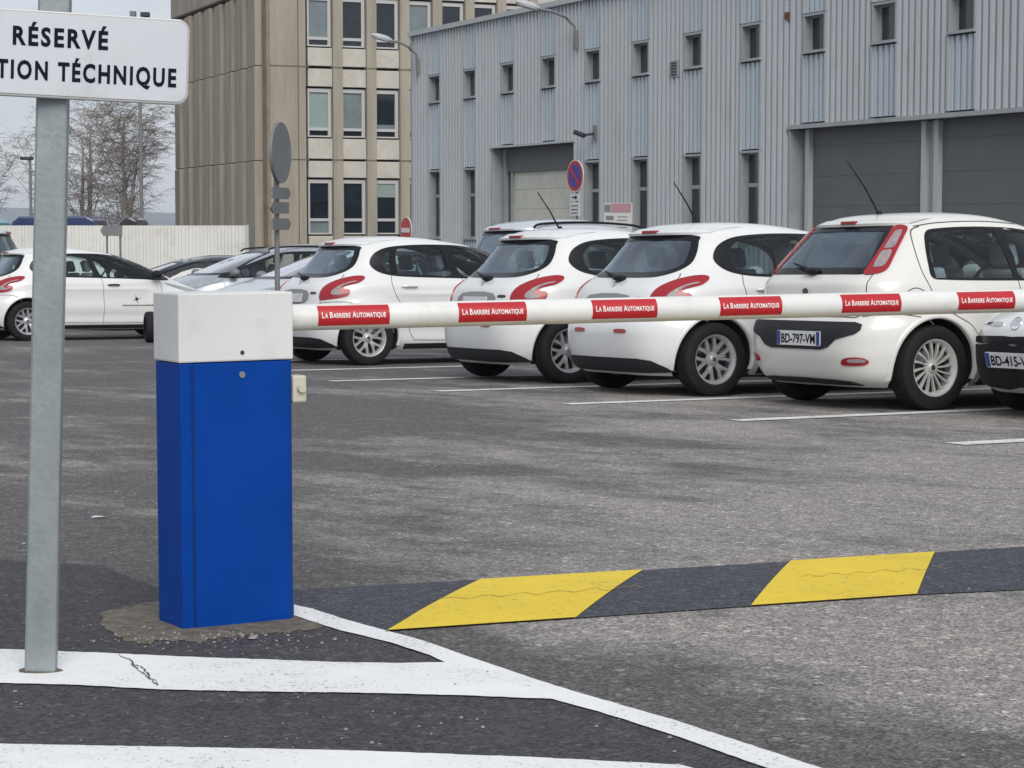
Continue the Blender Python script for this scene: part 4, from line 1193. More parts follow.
        Mm = Matrix.Translation((a.x, a.y+sg*.13, a.z+.065)) @ Matrix.Rotation(sg*radians(8), 4, 'Z') @ Matrix.Diagonal((.075, .115, .07, 1))
        pr = [(cos(q), sin(q)) for q in [(-pi/2+pi*k/10) for k in range(11)]]
        m.lathe([(max(.001, c_)**.7, s_) for c_, s_ in pr], 20, Mm @ Matrix.Rotation(pi/2, 4, 'Y')); m.build('mirror', S.get('mirror_mat', paint), t, smooth=True, angle=180)
    # rear and front glass
    Pr = lambda y, z: B.rear(y, z); Pf = lambda y, z: B.front(y, z)
    ins = S.get('rear_band', .045)
    patch('rear_window_frame', Pr, rw_out, blackg, t, .0035, [inset(rw_out, ins)], .06, .01)
    patch('rear_window', Pr, inset(rw_out, ins-.006), S.get('rglass', g_rear), t, .0005, (), .07, thick=False)
    patch('windscreen_frame', Pf, ws_out, blackg, t, .0035, [inset(ws_out, .035)], .06, .01)
    patch('windscreen', Pf, inset(ws_out, .03), S.get('wglass', g_wind), t, .0005, (), .07, thick=False)
    for nm, ol, mt, of in S.get('rear_patches', []): patch(nm, Pr, crom(ol, 3), mt, t, of, (), .05, .03)
    m = MB()
    for ln in S.get('rear_lines', []): ribbon(m, Pr, ln, .007)
    if m.v: m.build('tailgate_line', seam, t)
    # spoiler lip over the rear glass
    sp = S.get('spoiler')
    if sp:
        z0, z1, hw, ext = sp; m = MB(); n = 24; vs = []
        for k in range(n+1):
            y = -hw+2*hw*k/n; e = ext*(1-(abs(y)/hw)**4)
            a = B.rear(y, z1); b = B.rear(y, z0)
            vs += [(a.x+.10, y, a.z+.012), (a.x-.02-e*.4, y, a.z+.004), (b.x-e, y, b.z+.012), (b.x-e+.004, y, b.z-.008), (b.x+.02, y, b.z-.006)]
        m.add(vs, [(i*5+j, (i+1)*5+j, (i+1)*5+j+1, i*5+j+1) for i in range(n) for j in range(4)])
        m.build('roof_spoiler', paint, t, smooth=True, angle=60)
        bw = S.get('brake_w', .13); a = B.rear(0, z0); m = MB(); m.box(a.x-ext-.012, a.x+.03, -bw, bw, a.z+.008, a.z+.034); m.build('brake_light', lamp_red, t, bevel=.006)
    # wiper at the rear
    wz = S.get('wiper')
    if wz:
        y0, y1, z0 = wz; m = MB(); a = B.rear(y0, z0); n_ = Vector((-1, 0, .25))
        Mb = Matrix.Translation(a+n_*.02) @ Matrix.Diagonal((.05, .08, .03, 1)); pr = [(max(.001, cos(-pi/2+pi*k/8)), sin(-pi/2+pi*k/8)) for k in range(9)]
        m.lathe(pr, 14, Mb @ Matrix.Rotation(pi/2, 4, 'X')); m.tube([a+n_*.035]+[B.rear(y0+(y1-y0)*k/5, z0+.012*k)+n_*.03 for k in range(1, 6)], [.022, .018, .012, .01, .008, .006], 8); m.build('rear_wiper', blackp, t, smooth=True)
    if S.get('rear_badge'):
        y, z, kind = S['rear_badge']; a = B.rear(y, z); m = MB()
        Mq = frame(a+Vector((-.004, 0, 0)), Vector((-1, 0, .12)))
        if kind == 'round':
            m.lathe([(.001, .004), (.034, .004), (.040, .008), (.045, .003)], 24, Mq); o = m.build('badge', chrome, t, smooth=True)
            m = MB(); m.lathe([(.001, .0055), (.03, .0055)], 24, Mq); m.build('badge_disc', lamp_red if False else M_dark, o)
        else:   # small rearing figure as a chrome silhouette
            pts = [(-.018, -.045), (-.006, -.045), (-.002, -.02), (.010, -.022), (.012, -.045), (.024, -.043), (.020, -.008), (.012, .012), (.024, .020), (.020, .028), (.006, .024), (.004, .034), (.012, .048), (-.004, .052), (-.014, .040), (-.010, .012), (-.016, -.012)]
            u_ = Vector((0, -1, 0)); v_ = Vector((.15, 0, 1)).normalized(); nn = u_.cross(v_).normalized()
            if nn.x > 0: nn = -nn
            vs = [a+u_*p+v_*q+nn*.004 for p, q in pts]+[a+u_*p+v_*q+nn*.012 for p, q in pts]; n = len(pts)
            m.add(vs, [tuple(range(n)), tuple(range(n, 2*n))]+[(i, (i+1) % n, n+(i+1) % n, n+i) for i in range(n)]); m.build('badge', chrome, t)
    if S.get('rails'):
        for sg in (-1, 1):
            x0, x1, y, z = S['rails']; m = MB()
            pts = [(x0, sg*(y+.02), z-.08), (x0+.14, sg*y, z-.03), ((x0+x1)/2, sg*y, z-.005), (x1-.12, sg*y, z-.035), (x1, sg*(y+.02), z-.09)]
            m.tube(crom(pts, 4, False), .015, 8); m.build('roof_rail', blackp, t, smooth=True)
    if S.get('antenna'):
        x, y, ln, kind = S['antenna']; zt = B.z1-.012; m = MB()
        if kind == 'stub': m.lathe([(.001, .05), (.012, .045), (.03, 0)], 12, Matrix.Translation((x, y, zt)))
        else:
            m.lathe([(.001, .03), (.018, .025), (.035, -.01)], 12, Matrix.Translation((x, y, zt)))
            m.tube([(x, y, zt), (x-ln*.28, y, zt+ln*.40), (x-ln*.62, y, zt+ln*.78)], [.009, .006, .0035], 8)
        m.build('antenna', blackp, t, smooth=True)
    for ax in (0, B.wb):
        for sg in (-1, 1): make_wheel(t, ax, sg*S['track'], B.rw, S['rim'])
    return t
M_dark = M_('badge_dark', (.06, .06, .065), .3, metal=.6)

M_dark = M_('badge_dark', (.06, .06, .065), .3, metal=.6)
M_recess = M_('plate_recess_grey', (.24, .24, .24), .6)
# ---- small rounded hatchback
T_HATCH = [
 (0.17, -0.46, 3.1, 0.77, 4.8, 4.24, 0.9),
 (0.22, -0.55, 3.2, 0.815, 4.8, 3.816, 0.9),
 (0.3, -0.585, 3.27, 0.845, 4.8, 3.604, 0.9),
 (0.42, -0.61, 3.32, 0.862, 4.8, 3.498, 0.9),
 (0.52, -0.615, 3.34, 0.866, 4.8, 3.392, 0.9),
 (0.6, -0.6, 3.33, 0.866, 4.8, 3.392, 0.9),
 (0.65, -0.56, 3.3, 0.866, 4.8, 3.286, 0.9),
 (0.72, -0.545, 3.18, 0.864, 4.8, 3.18, 0.9),
 (0.8, -0.53, 2.98, 0.86, 4.8, 3.18, 0.9),
 (0.88, -0.495, 2.762, 0.856, 4.68, 3.286, 0.9),
 (0.95, -0.42, 2.56, 0.828, 4.56, 4.198, 0.9),
 (1.01, -0.345, 2.42, 0.8, 4.32, 4.452, 0.9),
 (1.1, -0.245, 2.22, 0.757, 4.2, 4.579, 0.85),
 (1.2, -0.16, 1.98, 0.712, 4.2, 4.579, 0.8),
 (1.3, -0.085, 1.71, 0.662, 4.08, 4.452, 0.7),
 (1.36, -0.045, 1.5, 0.625, 3.84, 4.198, 0.65),
 (1.4, 0, 1.3, 0.585, 3, 3, 0.6),
 (1.43, 0.078, 1.1, 0.525, 2.7, 2.7, 0.55),
 (1.45, 0.2, 0.9, 0.43, 2.4, 2.4, 0.52),
 (1.46, 0.335, 0.72, 0.3, 2.2, 2.2, 0.5)]
B_hatch = Body(T_HATCH, 2.54, .308)
dlo_h = [(2.36, .945), (1.9, .955), (1.5, .968), (1.0, .98), (.6, .99), (.33, 1.005), (.16, 1.045), (.08, 1.12), (.10, 1.20), (.18, 1.275), (.34, 1.33), (.65, 1.357), (1.0, 1.362), (1.3, 1.35), (1.55, 1.31), (1.8, 1.225), (2.1, 1.09)]
panes_h = [[(.31, 1.03), (.70, 1.015), (1.05, 1.005), (1.03, 1.15), (.96, 1.325), (.70, 1.33), (.42, 1.31), (.29, 1.26), (.22, 1.15)],
           [(1.22, 1.0), (1.5, .992), (1.82, .983), (1.80, 1.06), (1.70, 1.18), (1.52, 1.27), (1.28, 1.32), (1.09, 1.33), (1.13, 1.15)],
           [(1.90, .98), (2.22, .965), (2.08, 1.03), (1.89, 1.13)]]
claw = [(0.600, 0.735), (0.578, 0.790), (0.587, 0.860), (0.635, 0.930), (0.723, 0.980), (0.829, 1.003), (0.917, 0.995), (0.961, 0.965), (0.948, 0.925), (0.890, 0.905), (0.846, 0.890), (0.833, 0.875), (0.846, 0.862), (0.899, 0.855), (0.930, 0.830), (0.917, 0.785), (0.846, 0.762), (0.767, 0.750), (0.679, 0.738)]
claw_in1 = [(0.728, 0.8), (0.724, 0.835), (0.757, 0.875), (0.8, 0.91), (0.852, 0.935), (0.904, 0.945), (0.909, 0.934), (0.857, 0.918), (0.819, 0.892), (0.795, 0.865), (0.79, 0.838), (0.828, 0.82), (0.861, 0.815), (0.847, 0.8), (0.78, 0.79)]
hatch = dict(B=B_hatch, paint=car_white, dlo=dlo_h, panes=panes_h, track=.752, rim='star', floor=.44, dash=2.0, dashz=.95,
    rear_glass=[(0, .985), (.30, .985), (.48, .995), (.585, 1.035), (.62, 1.10), (.60, 1.19), (.555, 1.29), (.52, 1.335), (.30, 1.345), (0, 1.348), (-.30, 1.345), (-.52, 1.335), (-.555, 1.29), (-.60, 1.19), (-.62, 1.10), (-.585, 1.035), (-.48, .995), (-.30, .985)],
    windscreen=[(0, 1.0), (.45, 1.0), (.66, 1.02), (.645, 1.1), (.565, 1.27), (.52, 1.345), (.3, 1.36), (0, 1.365), (-.3, 1.36), (-.52, 1.345), (-.565, 1.27), (-.645, 1.1), (-.66, 1.02), (-.45, 1.0)],
    door_lines=[[(.30, 1.01), (.285, .92), (.31, .82), (.36, .73), (.42, .66), (.48, .52), (.50, .38), (.56, .285)], [(.56, .28), (1.4, .267), (2.14, .275)], [(1.19, .98), (1.21, .8), (1.22, .5), (1.21, .272)], [(2.16, .94), (2.20, .85), (2.18, .6), (2.14, .275)]],
    wrap_lines=[[(.655, 1.02), (.68, .99), (.69, .95), (.67, .935)], [(.59, .745), (.60, .70), (.55, .655), (.3, .645), (.0, .645)], [(.60, .70), (.80, .715), (.98, .70), (1.13, .62)]],
    handles=[(.50, .885), (1.38, .865)], mirror=(2.08, .965), spoiler=(1.355, 1.405, .565, .055), brake_w=.105,
    wiper=(.0, .34, .975), rear_badge=(0, .915, 'figure'), antenna=None,
    wrap_patches=[('tail_light', claw, lamp_red, .010, [('lens', claw_in1, lamp_clear, .0135)]),
                  ('reflector', [(.25, .525), (.38, .525), (.40, .54), (.38, .556), (.25, .556), (.23, .54)], lamp_red, .006),
                  ('bumper_trim', [(.0, .20), (.50, .20), (.72, .205), (.80, .21), (.74, .25), (.64, .30), (.50, .315), (.0, .315)], greyp, .004)],
    rear_patches=[('plate_recess', [(-.30, .838), (-.30, .70), (.30, .70), (.30, .838)], M_recess, .003), ('lettering', [(-.50, .80), (-.40, .80), (-.40, .822), (-.50, .822)], M_dark, .004)],
    front_patches=[('headlight', [(.50, .70), (.62, .78), (.86, .88), (.95, .90), (.98, .86), (.88, .76), (.72, .69)], lamp_dark, .006), ('grille', [(0, .40), (.34, .40), (.40, .50), (.36, .60), (0, .61)], blackp, .005), ('fog_lamp', [(.60, .38), (.70, .38), (.72, .45), (.60, .45)], lamp_dark, .005)])

# ---- five-door hatch with tail lamps on the pillars
T_PUNTO = [
 (0.17, -0.48, 3.12, 0.75, 5, 4.24, 0.9),
 (0.22, -0.58, 3.24, 0.8, 5, 3.816, 0.9),
 (0.32, -0.635, 3.3, 0.835, 5, 3.604, 0.9),
 (0.45, -0.665, 3.34, 0.846, 5, 3.392, 0.9),
 (0.55, -0.665, 3.35, 0.848, 5, 3.286, 0.9),
 (0.63, -0.645, 3.34, 0.848, 5, 3.18, 0.9),
 (0.68, -0.605, 3.3, 0.848, 5, 3.074, 0.9),
 (0.76, -0.585, 3.12, 0.846, 5, 3.074, 0.9),
 (0.85, -0.57, 2.86, 0.84, 5, 3.18, 0.9),
 (0.93, -0.565, 2.58, 0.826, 5, 3.392, 0.9),
 (1, -0.51, 2.34, 0.805, 5, 3.604, 0.9),
 (1.1, -0.415, 2.08, 0.77, 5, 3.71, 0.85),
 (1.2, -0.315, 1.82, 0.732, 5, 3.71, 0.8),
 (1.3, -0.2165, 1.54, 0.69, 4.992, 3.71, 0.7),
 (1.37, -0.145, 1.32, 0.655, 4.736, 3.498, 0.65),
 (1.42, -0.09833, 1.14, 0.61, 3.3, 3, 0.6),
 (1.455, -0.015, 0.98, 0.54, 2.9, 2.7, 0.55),
 (1.475, 0.109, 0.86, 0.44, 2.5, 2.4, 0.52),
 (1.488, 0.28, 0.72, 0.3, 2.2, 2.2, 0.5)]
B_punto = Body(T_PUNTO, 2.51, .318, arch=.372)
dlo_p = [(2.12, .965), (1.6, .965), (1.1, .965), (.5, .965), (.12, .97), (-.01, .985), (-.02, 1.08), (-.0, 1.22), (.04, 1.325), (.15, 1.355), (.5, 1.372), (.9, 1.365), (1.2, 1.325), (1.5, 1.235), (1.85, 1.09)]
panes_p = [[(.02, .985), (.03, .984), (.40, .983), (.76, .983), (.78, .985), (.75, 1.15), (.69, 1.34), (.67, 1.352), (.42, 1.354), (.18, 1.34), (.07, 1.31), (.035, 1.22), (.015, 1.08)],
           [(.86, .983), (1.2, .983), (1.63, .983), (1.65, .985), (1.63, 1.09), (1.42, 1.215), (1.18, 1.30), (.95, 1.342), (.78, 1.35), (.83, 1.15)],
           [(1.71, .983), (2.02, .98), (1.88, 1.045), (1.70, 1.14)]]
punto = dict(B=B_punto, paint=car_cream, dlo=dlo_p, panes=panes_p, track=.735, rim='fan', floor=.44, dash=2.0, dashz=.95, rear_band=.05,
    rear_glass=[(0, 1.01), (.35, 1.01), (0.550, 1.015), (0.565, 1.08), (0.530, 1.20), (0.485, 1.32), (0.455, 1.375), (.3, 1.385), (0, 1.388), (-.3, 1.385), (-0.455, 1.375), (-0.485, 1.32), (-0.530, 1.20), (-0.565, 1.08), (-0.550, 1.015), (-.35, 1.01)],
    windscreen=[(0, 1.0), (.45, 1.0), (.66, 1.02), (.65, 1.1), (.575, 1.28), (.53, 1.36), (.3, 1.38), (0, 1.385), (-.3, 1.38), (-.53, 1.36), (-.575, 1.28), (-.65, 1.1), (-.66, 1.02), (-.45, 1.0)],
    door_lines=[[(.02, 1.37), (-.06, 1.33), (-.09, 1.2), (-.09, 1.05), (-.05, .92), (.03, .78), (.18, .70), (.34, .62), (.44, .46), (.47, .30)], [(.47, .285), (1.4, .275), (2.1, .28)], [(.82, .965), (.84, .8), (.86, .5), (.86, .28)], [(2.10, .965), (2.14, .85), (2.12, .6), (2.10, .28)], [(-.02, 1.37), (.2, 1.40), (.6, 1.415), (1.0, 1.40)],
                [(-.27, .80), (-.25, .875), (-.17, .91), (-.09, .875), (-.07, .80), (-.09, .73)]],
    wrap_lines=[[(.62, 1.01), (.63, .90), (.63, .80), (.60, .70), (.45, .695), (.0, .695)], [(.63, .70), (.85, .72), (1.10, .69), (1.22, .64)]],
    handles=[(.30, .875), (1.16, .875)], mirror=(1.93, .97), spoiler=(1.385, 1.425, .55, .03), brake_w=.085,
    wiper=(.0, .30, 1.03), rear_badge=(0, .87, 'round'), antenna=(.14, .0, .52, 'rod'),
    wrap_patches=[('tail_light', [(0.550, 1.01), (0.535, 1.08), (0.515, 1.20), (0.495, 1.30), (0.475, 1.36), (0.515, 1.375), (0.585, 1.36), (0.615, 1.31), (0.650, 1.20), (0.685, 1.10), (0.695, 1.045), (0.650, 1.015)], lamp_red, .012,
                   [('lens', [(0.585, 1.06), (0.565, 1.12), (0.555, 1.175), (0.615, 1.185), (0.645, 1.13), (0.655, 1.075), (0.630, 1.06)], lamp_clear, .016), ('lens', [(0.550, 1.20), (0.540, 1.25), (0.530, 1.325), (0.575, 1.33), (0.600, 1.27), (0.615, 1.21), (0.590, 1.20)], lamp_clear, .016)]),
                  ('reflector', [(.50, .345), (.58, .338), (.68, .345), (.72, .37), (.68, .395), (.60, .40), (.52, .385)], lamp_red, .008, [('lens', [(.56, .366), (.62, .362), (.69, .367), (.695, .382), (.64, .39), (.57, .385)], lamp_clear, .012)]),
                  ('bumper_trim', [(.0, .45), (.30, .45), (.38, .47), (.46, .53), (.62, .57), (.66, .60), (.66, .64), (.60, .655), (.3, .655), (.0, .655)], greyp, .005),
                  ('bumper_trim', [(.0, .19), (.40, .19), (.58, .192), (.52, .215), (.40, .225), (.0, .23)], greyp, .004)],  # shade below the bumper put in as a dark strip; no trim there
    front_patches=[('headlight', [(.52, .74), (.62, .80), (.84, .90), (.98, .93), (1.0, .89), (.92, .80), (.76, .73)], lamp_dark, .006),
                   ('grille', [(0, .23), (.5, .235), (.66, .27), (.74, .36), (.76, .47), (.70, .505), (.4, .51), (0, .51)], blackp, .015),
                   ('grille', [(0, .525), (.35, .525), (.66, .53), (.72, .54), (.60, .56), (.3, .575), (0, .575)], blackg, .015),
                   ('chrome_strip', [(.14, .645), (.30, .652), (.44, .658), (.30, .668), (.14, .672)], chrome, .007), ('fog_lamp', [(.62, .30), (.72, .30), (.74, .33), (.62, .33)], lamp_dark, .006)])

NRM = Vector((0, SLOPE, 1)).normalized()
def place(t, x, y, head, dz=0.0):
    """head: degrees clockwise from +Y; origin (rear axle centre) at x, y on the slope"""
    rz = pi/2-radians(head); fwd = Vector((cos(rz), sin(rz), 0)); fwd.z = -SLOPE*fwd.y; fwd.normalize()
    lat = NRM.cross(fwd).normalized(); up = fwd.cross(lat)
    M = Matrix(((fwd.x, lat.x, up.x), (fwd.y, lat.y, up.y), (fwd.z, lat.z, up.z)))
    t.rotation_mode = 'XYZ'; t.rotation_euler = M.to_euler(); t.location = (x, y, GZ(y)+dz)
    return M
def place_by_wheel(t, px, py, head, track, ax=0.0, sg=-1):
    """put the contact point of the visible wheel under the photographed one"""
    g = G(px, py); rz = pi/2-radians(head); f = Vector((cos(rz), sin(rz))); l = Vector((-f.y, f.x))
    c = Vector((g.x, g.y)) - f*ax - l*(sg*(track+.07))
    place(t, c.x, c.y, head)

BAY = 'white hatchbacks parked nose-in in the near row'
h1 = make_car('parked_car', 'white hatchback with red claw lamps, second in the row from the barrier cabinet side', hatch)
pl, _ = plate(lambda u, z: B_hatch.rear(u, z), 0, .755, 'number_plate', h1, '', .46, .10, strips=False)
for o in [m_ for m_ in [0]]: pass
m = MB()
for q in range(6): pass
def add_extra(t, B, kind):
    if kind == 'rod' or kind == 'stub':
        x, y, ln = .40, .0, .45; zt = B.z1-.014; m = MB()
        if kind == 'stub': m.lathe([(.001, .05), (.012, .045), (.03, 0)], 12, Matrix.Translation((x+.4, y, zt)))
        else:
            m.lathe([(.001, .04), (.02, .035), (.035, -.03)], 12, Matrix.Translation((x, y, zt))); m.tube([(x, y, zt), (x-ln*.25, y, zt+ln*.40), (x-ln*.56, y, zt+ln*.80)], [.010, .007, .005], 8)
        m.build('antenna', blackp, t, smooth=True)
h2 = copy_tree(h1); h3 = copy_tree(h1); h0 = copy_tree(h1)
h1['group'] = h2['group'] = h3['group'] = h0['group'] = 'white hatchbacks with claw-shaped tail lamps'
h1['label'] = 'white hatchback with claw-shaped red lamps parked just right of the barrier cabinet'
h2['label'] = 'white claw-lamp hatchback with tilted aerial, in front of the roof-railed car'
h3['label'] = 'nearest white claw-lamp hatchback, tilted aerial, beside the car with pillar-mounted lamps'
h0['label'] = 'white hatchback with star emblem on its front door, crossing behind the sign post'
add_extra(h1, B_hatch, 'stub'); add_extra(h2, B_hatch, 'rod'); add_extra(h3, B_hatch, 'rod')
place_by_wheel(h1, 369, 365.5, 60, .752); place_by_wheel(h2, 569, 383.5, 60, .752); place_by_wheel(h3, 714.5, 396.5, 60, .752)
place_by_wheel(h0, 28, 341, 60, .752)
for ch in children(h0):
    if ch.name.startswith('mirror') or ch.name.startswith('door_handle'):
        ch.data = ch.data.copy(); ch.data.materials[0] = blackp
# door emblem and faint line of writing on the left car
P = lambda x, z: B_hatch.side(x, z, -1)
m = MB(); star = []
for k in range(16):
    a = 2*pi*k/16; r_ = (.085 if k % 4 == 0 else .045 if k % 4 == 2 else .018); star.append((1.76+r_*cos(a+.3), .64+r_*sin(a+.3)))
patch('door_emblem', P, star, blackp, h0, .002, (), .03, .001)
m = MB()
for k in range(15):
    x = 1.52+k*.035; 
    patch_mesh(m, P, [(x, .53), (x+.024, .53), (x+.026, .532+random.uniform(.018, .026)), (x, .53+random.uniform(.012, .024))], .002, (), .03, .001)
m.build('door_writing', greyp, h0)

p5 = make_car('parked_car', 'cream-white hatchback with tall red lamps beside its rear window and a dark bumper insert', punto)
plate(lambda u, z: B_punto.rear(u, z), -.05, .53, 'number_plate', p5, 'BD-797-VM')
place_by_wheel(p5, 933.5, 410.5, 60, .735)
punto6 = dict(punto); punto6['paint'] = car_white
p6 = make_car('parked_car', 'white car facing the barrier at the right edge, black grille and front plate', punto6)
plate(lambda u, z: B_punto.front(u, z), 0, .415, 'number_plate', p6, 'BD-415-VM', off=.022)
a = B_punto.front(0, .665); m = MB(); m.lathe([(.001, .004), (.040, .004), (.048, .009), (.054, .003)], 24, frame(a, Vector((1, 0, .5)))); m.build('badge', chrome, p6, smooth=True)
HD6 = 240; rz = pi/2-radians(HD6); g = at(1013, 360, 14.2); f = Vector((cos(rz), sin(rz)))
place(p6, g.x-f.x*3.35, g.y-f.y*3.35, HD6)

# ---- tall family cars further back, one table stretched to each
T_MPV = [
 (.18, -.60, 3.20, .780, 5, 4, 1.0), (.24, -.70, 3.34, .83, 4.6, 3.6, 1.0), (.35, -.75, 3.42, .865, 4.5, 3.4, 1.0), (.50, -.77, 3.47, .875, 4.4, 3.2, 1.0), (.62, -.76, 3.47, .877, 4.4, 3.1, 1.0),
 (.70, -.73, 3.42, .877, 4.3, 3.0, 1.0), (.80, -.72, 3.28, .875, 4.3, 3.0, 1.0), (.90, -.71, 3.05, .868, 4.2, 3.1, 1.0), (1.00, -.69, 2.72, .85, 4.2, 3.3, 1.0), (1.07, -.66, 2.48, .825, 4.1, 3.5, 1.0),
 (1.18, -.60, 2.20, .79, 4.1, 3.5, .95), (1.30, -.53, 1.90, .75, 4.1, 3.5, .9), (1.42, -.46, 1.58, .705, 4.0, 3.5, .8), (1.50, -.41, 1.34, .67, 3.8, 3.3, .7), (1.56, -.35, 1.10, .62, 3.4, 3.0, .6),
 (1.60, -.20, .92, .54, 2.9, 2.7, .55), (1.625, .0, .78, .44, 2.5, 2.4, .5), (1.64, .2, .65, .30, 2.2, 2.2, .45)]
def mpv_spec(paint, sz=1.0, sx=1.0, rails=True, rim='nine', **kw):
    B = Body(T_MPV, 2.62*sx, .32, sx=sx, sz=sz, arch=.375)
    z = lambda v: v*sz
    x_ = lambda v: v*sx
    sc = lambda pts: [(x_(a), z(b)) for a, b in pts]
    sy_ = lambda pts: [(a, z(b)) for a, b in pts]
    d = dict(B=B, paint=paint, track=.76, rim=rim, floor=.62*sz, dash=2.15*sx, dashz=1.02*sz,
        dlo=sc([(2.30, 1.03), (1.6, 1.03), (1.0, 1.035), (.4, 1.045), (-.1, 1.06), (-.42, 1.08), (-.47, 1.14), (-.42, 1.30), (-.32, 1.44), (-.1, 1.485), (.4, 1.50), (.9, 1.495), (1.2, 1.455), (1.6, 1.32), (2.0, 1.16)]),
        panes=[sc(q) for q in ([(-.38, 1.11), (-.18, 1.10), (.06, 1.09), (.05, 1.44), (-.15, 1.44), (-.30, 1.40), (-.36, 1.28)],
               [(.14, 1.08), (.5, 1.07), (.86, 1.065), (.84, 1.25), (.78, 1.46), (.45, 1.465), (.13, 1.45)],
               [(1.0, 1.065), (1.4, 1.06), (1.72, 1.06), (1.70, 1.22), (1.45, 1.33), (1.15, 1.43), (.93, 1.46), (.96, 1.25)],
               [(1.80, 1.06), (2.16, 1.06), (1.98, 1.12), (1.79, 1.20)])],
        rear_glass=sy_([(0, 1.08), (.40, 1.08), (.64, 1.09), (.66, 1.2), (.60, 1.36), (.55, 1.47), (.3, 1.49), (0, 1.495), (-.3, 1.49), (-.55, 1.47), (-.60, 1.36), (-.66, 1.2), (-.64, 1.09), (-.40, 1.08)]),
        windscreen=sy_([(0, 1.07), (.45, 1.07), (.69, 1.09), (.68, 1.18), (.60, 1.36), (.545, 1.48), (.3, 1.505), (0, 1.51), (-.3, 1.505), (-.545, 1.48), (-.60, 1.36), (-.68, 1.18), (-.69, 1.09), (-.45, 1.07)]),
        door_lines=[sc([(-.02, 1.05), (.0, .9), (.12, .75), (.34, .6), (.42, .4)]), sc([(.92, 1.03), (.94, .7), (.94, .3)]), sc([(2.25, 1.03), (2.2, .7), (2.15, .3)])],
        wrap_lines=[sy_([(.66, 1.06), (.68, .9), (.66, .72), (.0, .71)])],
        handles=[(.25*sx, .93*sz), (1.2*sx, .92*sz)], mirror=(2.08*sx, 1.05*sz), mirror_mat=galv_far, spoiler=(1.50*sz, 1.555*sz, .58, .05), wiper=(.0, .35, 1.10*sz),
        wrap_patches=[('tail_light', sy_([(.72, .80), (.70, .95), (.71, 1.10), (.69, 1.25), (.76, 1.26), (.82, 1.10), (.95, 1.0), (1.0, .88), (.88, .80)]), lamp_red, .010)],
        front_patches=[('headlight', sy_([(.42, .74), (.55, .84), (.80, .96), (.98, 1.0), (1.04, .95), (.96, .84), (.74, .74)]), lamp_dark, .008), ('grille', sy_([(0, .58), (.34, .58), (.42, .66), (.38, .74), (0, .75)]), blackp, .006), ('grille', sy_([(0, .30), (.5, .30), (.6, .36), (.54, .46), (0, .47)]), blackp, .006)])
    if rails: d['rails'] = (-.25*sx, 1.35*sx, .60, 1.60*sz)
    d.update(kw); return d
# roof-railed silver car in the middle, seen over the roof of the white one
s1 = make_car('parked_car', 'silver family car with black roof rails, mostly hidden behind the middle white hatchback', mpv_spec(car_lsilver, 1.05))
place_by_wheel(s1, 560, 357.5, 60, .76)
# silver estate with rails facing left, left of the round sign pole
s2 = make_car('parked_car', 'silver roof-railed car facing left behind the round sign pole, in front of the white hoarding', mpv_spec(car_silver, .955, 1.0))
# pale low car in front of it
s3 = make_car('parked_car', 'pale silver low car nose and windscreen between the barrier cabinet and first white hatchback', mpv_spec(car_lsilver, .90, .93, False))
s4 = make_car('parked_car', 'black car whose dark roof shows above the bonnet of the left white hatchback', mpv_spec(car_black, .86, .95, False, glass=g_dark))
s5 = make_car('parked_car', 'tall grey car with red lamp, only its rear corner shows at the left edge', mpv_spec(car_lsilver, 1.15, 1.0, False, glass=g_dark))
def place_front(t, px, Y, head, xf):
    g = at(px, 277, Y); rz = pi/2-radians(head); f = Vector((cos(rz), sin(rz))); place(t, g.x-f.x*xf, g.y-f.y*xf, head)
place_front(s2, 200, 35.0, 240, 2.35)
place_front(s3, 262, 28.3, 240, 2.3)
place_front(s4, 137, 39.0, 250, 2.0)
place_front(s5, 10, 35.0, 270, -.48)

# steered front wheel of the left white car, added as a separate upright tyre
g = G(150.5, 342.5); t = empty('tyre', (g.x, g.y, GZ(g.y))); tag(t, 'steered front wheel of the left white hatchback, added as a separate standing tyre, next to the barrier cabinet', 'tyre')
Mt = Matrix.Translation((0, 0, .235)) @ Matrix.Rotation(radians(16), 4, 'Z') @ Matrix.Rotation(pi/2, 4, 'Y')
m = MB(); m.lathe([(.14, -.075), (.19, -.085), (.222, -.07), (.235, -.035), (.237, 0), (.235, .035), (.222, .07), (.19, .085), (.14, .075)], 40, Mt); m.build('tread', rubber, t, smooth=True)
m = MB(); m.lathe([(.001, -.05), (.14, -.05), (.145, .0), (.14, .05), (.001, .05)], 30, Mt); m.build('hub', steel_dk, t, smooth=True)

# thin air over the far distance
m = MB(); m.box(-3900, 3900, -3900, 3990, -4.5, 75)
haze = bpy.data.materials.new('haze_air'); haze.use_nodes = True; nt = haze.node_tree; nt.nodes.clear()
o_ = N(nt, 'ShaderNodeOutputMaterial'); pv = N(nt, 'ShaderNodeVolumePrincipled'); pv.inputs['Color'].default_value = (.82, .88, .96, 1); pv.inputs['Density'].default_value = .00022
nt.links.new(pv.outputs[0], o_.inputs['Volume'])
tag(m.build('haze', haze), kind='stuff')

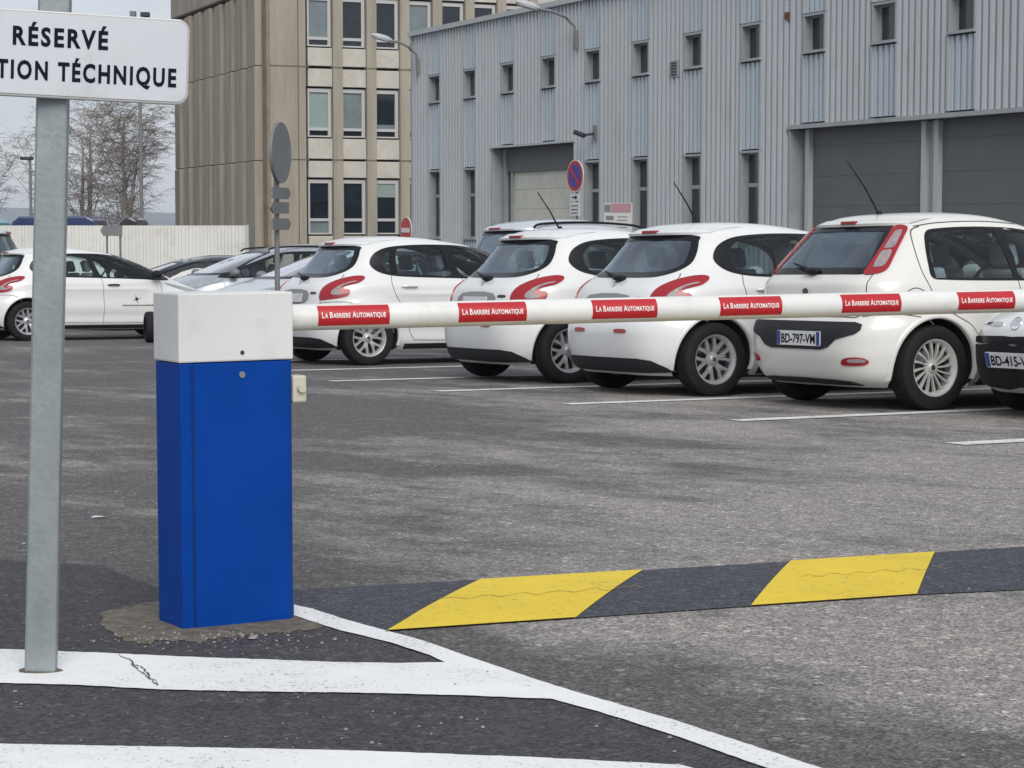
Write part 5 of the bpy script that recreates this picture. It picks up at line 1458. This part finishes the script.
# thin lengthwise cracks in the hump, loose stones on the tarmac
for xa, xb in (((400, 440), (573, 610)), ((760, 800), (925, 930))):
    m = MB(); n = 40; vs = []
    for k in range(n+1):
        u = k/n; xn = xa[0]+(xb[0]-xa[0])*u; xf = xa[1]+(xb[1]-xa[1])*u + (0 if xa[0] > 700 else 60*(u)); v = .52+.03*sin(k*.9)+random.uniform(-.012, .012); w_ = random.uniform(.0015, .005)
        vs += [hump_pt(xn+30, xf+10, v-w_, .0035), hump_pt(xn+30, xf+10, v+w_, .0035)]
    m.add(vs, [(2*i, 2*i+2, 2*i+3, 2*i+1) for i in range(n)]); m.build('crack', M_('crack_brown', (.34, .24, .03), .9), hump)
stone = M_('loose_stone', (.30, .28, .26), .9, noise=.5, nscale=40)
m = MB(); rs = random.Random(5)
def pebble(p, r_):
    a0 = rs.uniform(0, 6.28); vs = [p+Vector((r_*rs.uniform(.7, 1.2)*cos(a0+k*1.256), r_*rs.uniform(.7, 1.2)*sin(a0+k*1.256), r_*.12)) for k in range(5)]
    vs += [p+Vector((r_*.5*rs.uniform(.6, 1.2)*cos(a0+.6+k*1.256), r_*.5*rs.uniform(.6, 1.2)*sin(a0+.6+k*1.256), r_*.75)) for k in range(5)]
    m.add(vs, [(k, (k+1) % 5, 5+(k+1) % 5, 5+k) for k in range(5)]+[(5, 6, 7, 8, 9)])
for k in range(420):
    q = rs.random()
    if q < .40: px, py = rs.gauss(200, 75), rs.gauss(637, 8)
    elif q < .47: px, py = rs.uniform(0, 500), rs.uniform(690, 745)
    else: px, py = rs.uniform(0, 1024), rs.uniform(430, 768)
    if 150 < px < 300 and py < 632: continue
    pebble(G(px, py)+Vector((0, 0, .003)), rs.choice((.0025, .003, .004, .006)) * (1 if py > 560 else 1.6))
pebble(G(253, 640)+Vector((0, 0, .004)), .014)
tag(m.build('loose_gravel', stone), kind='stuff')
# scrap of paper and small pale flecks lying on the lot
m = MB(); p = G(98, 519); m.add([p+Vector(v) for v in ((-.03, 0, .006), (.03, .01, .010), (.025, .04, .006), (-.02, .03, .010))], [(0, 1, 2, 3)])
tag(m.build('paper_scrap', plate_w), 'small white scrap of paper lying on the tarmac left of the blue cabinet', 'litter')
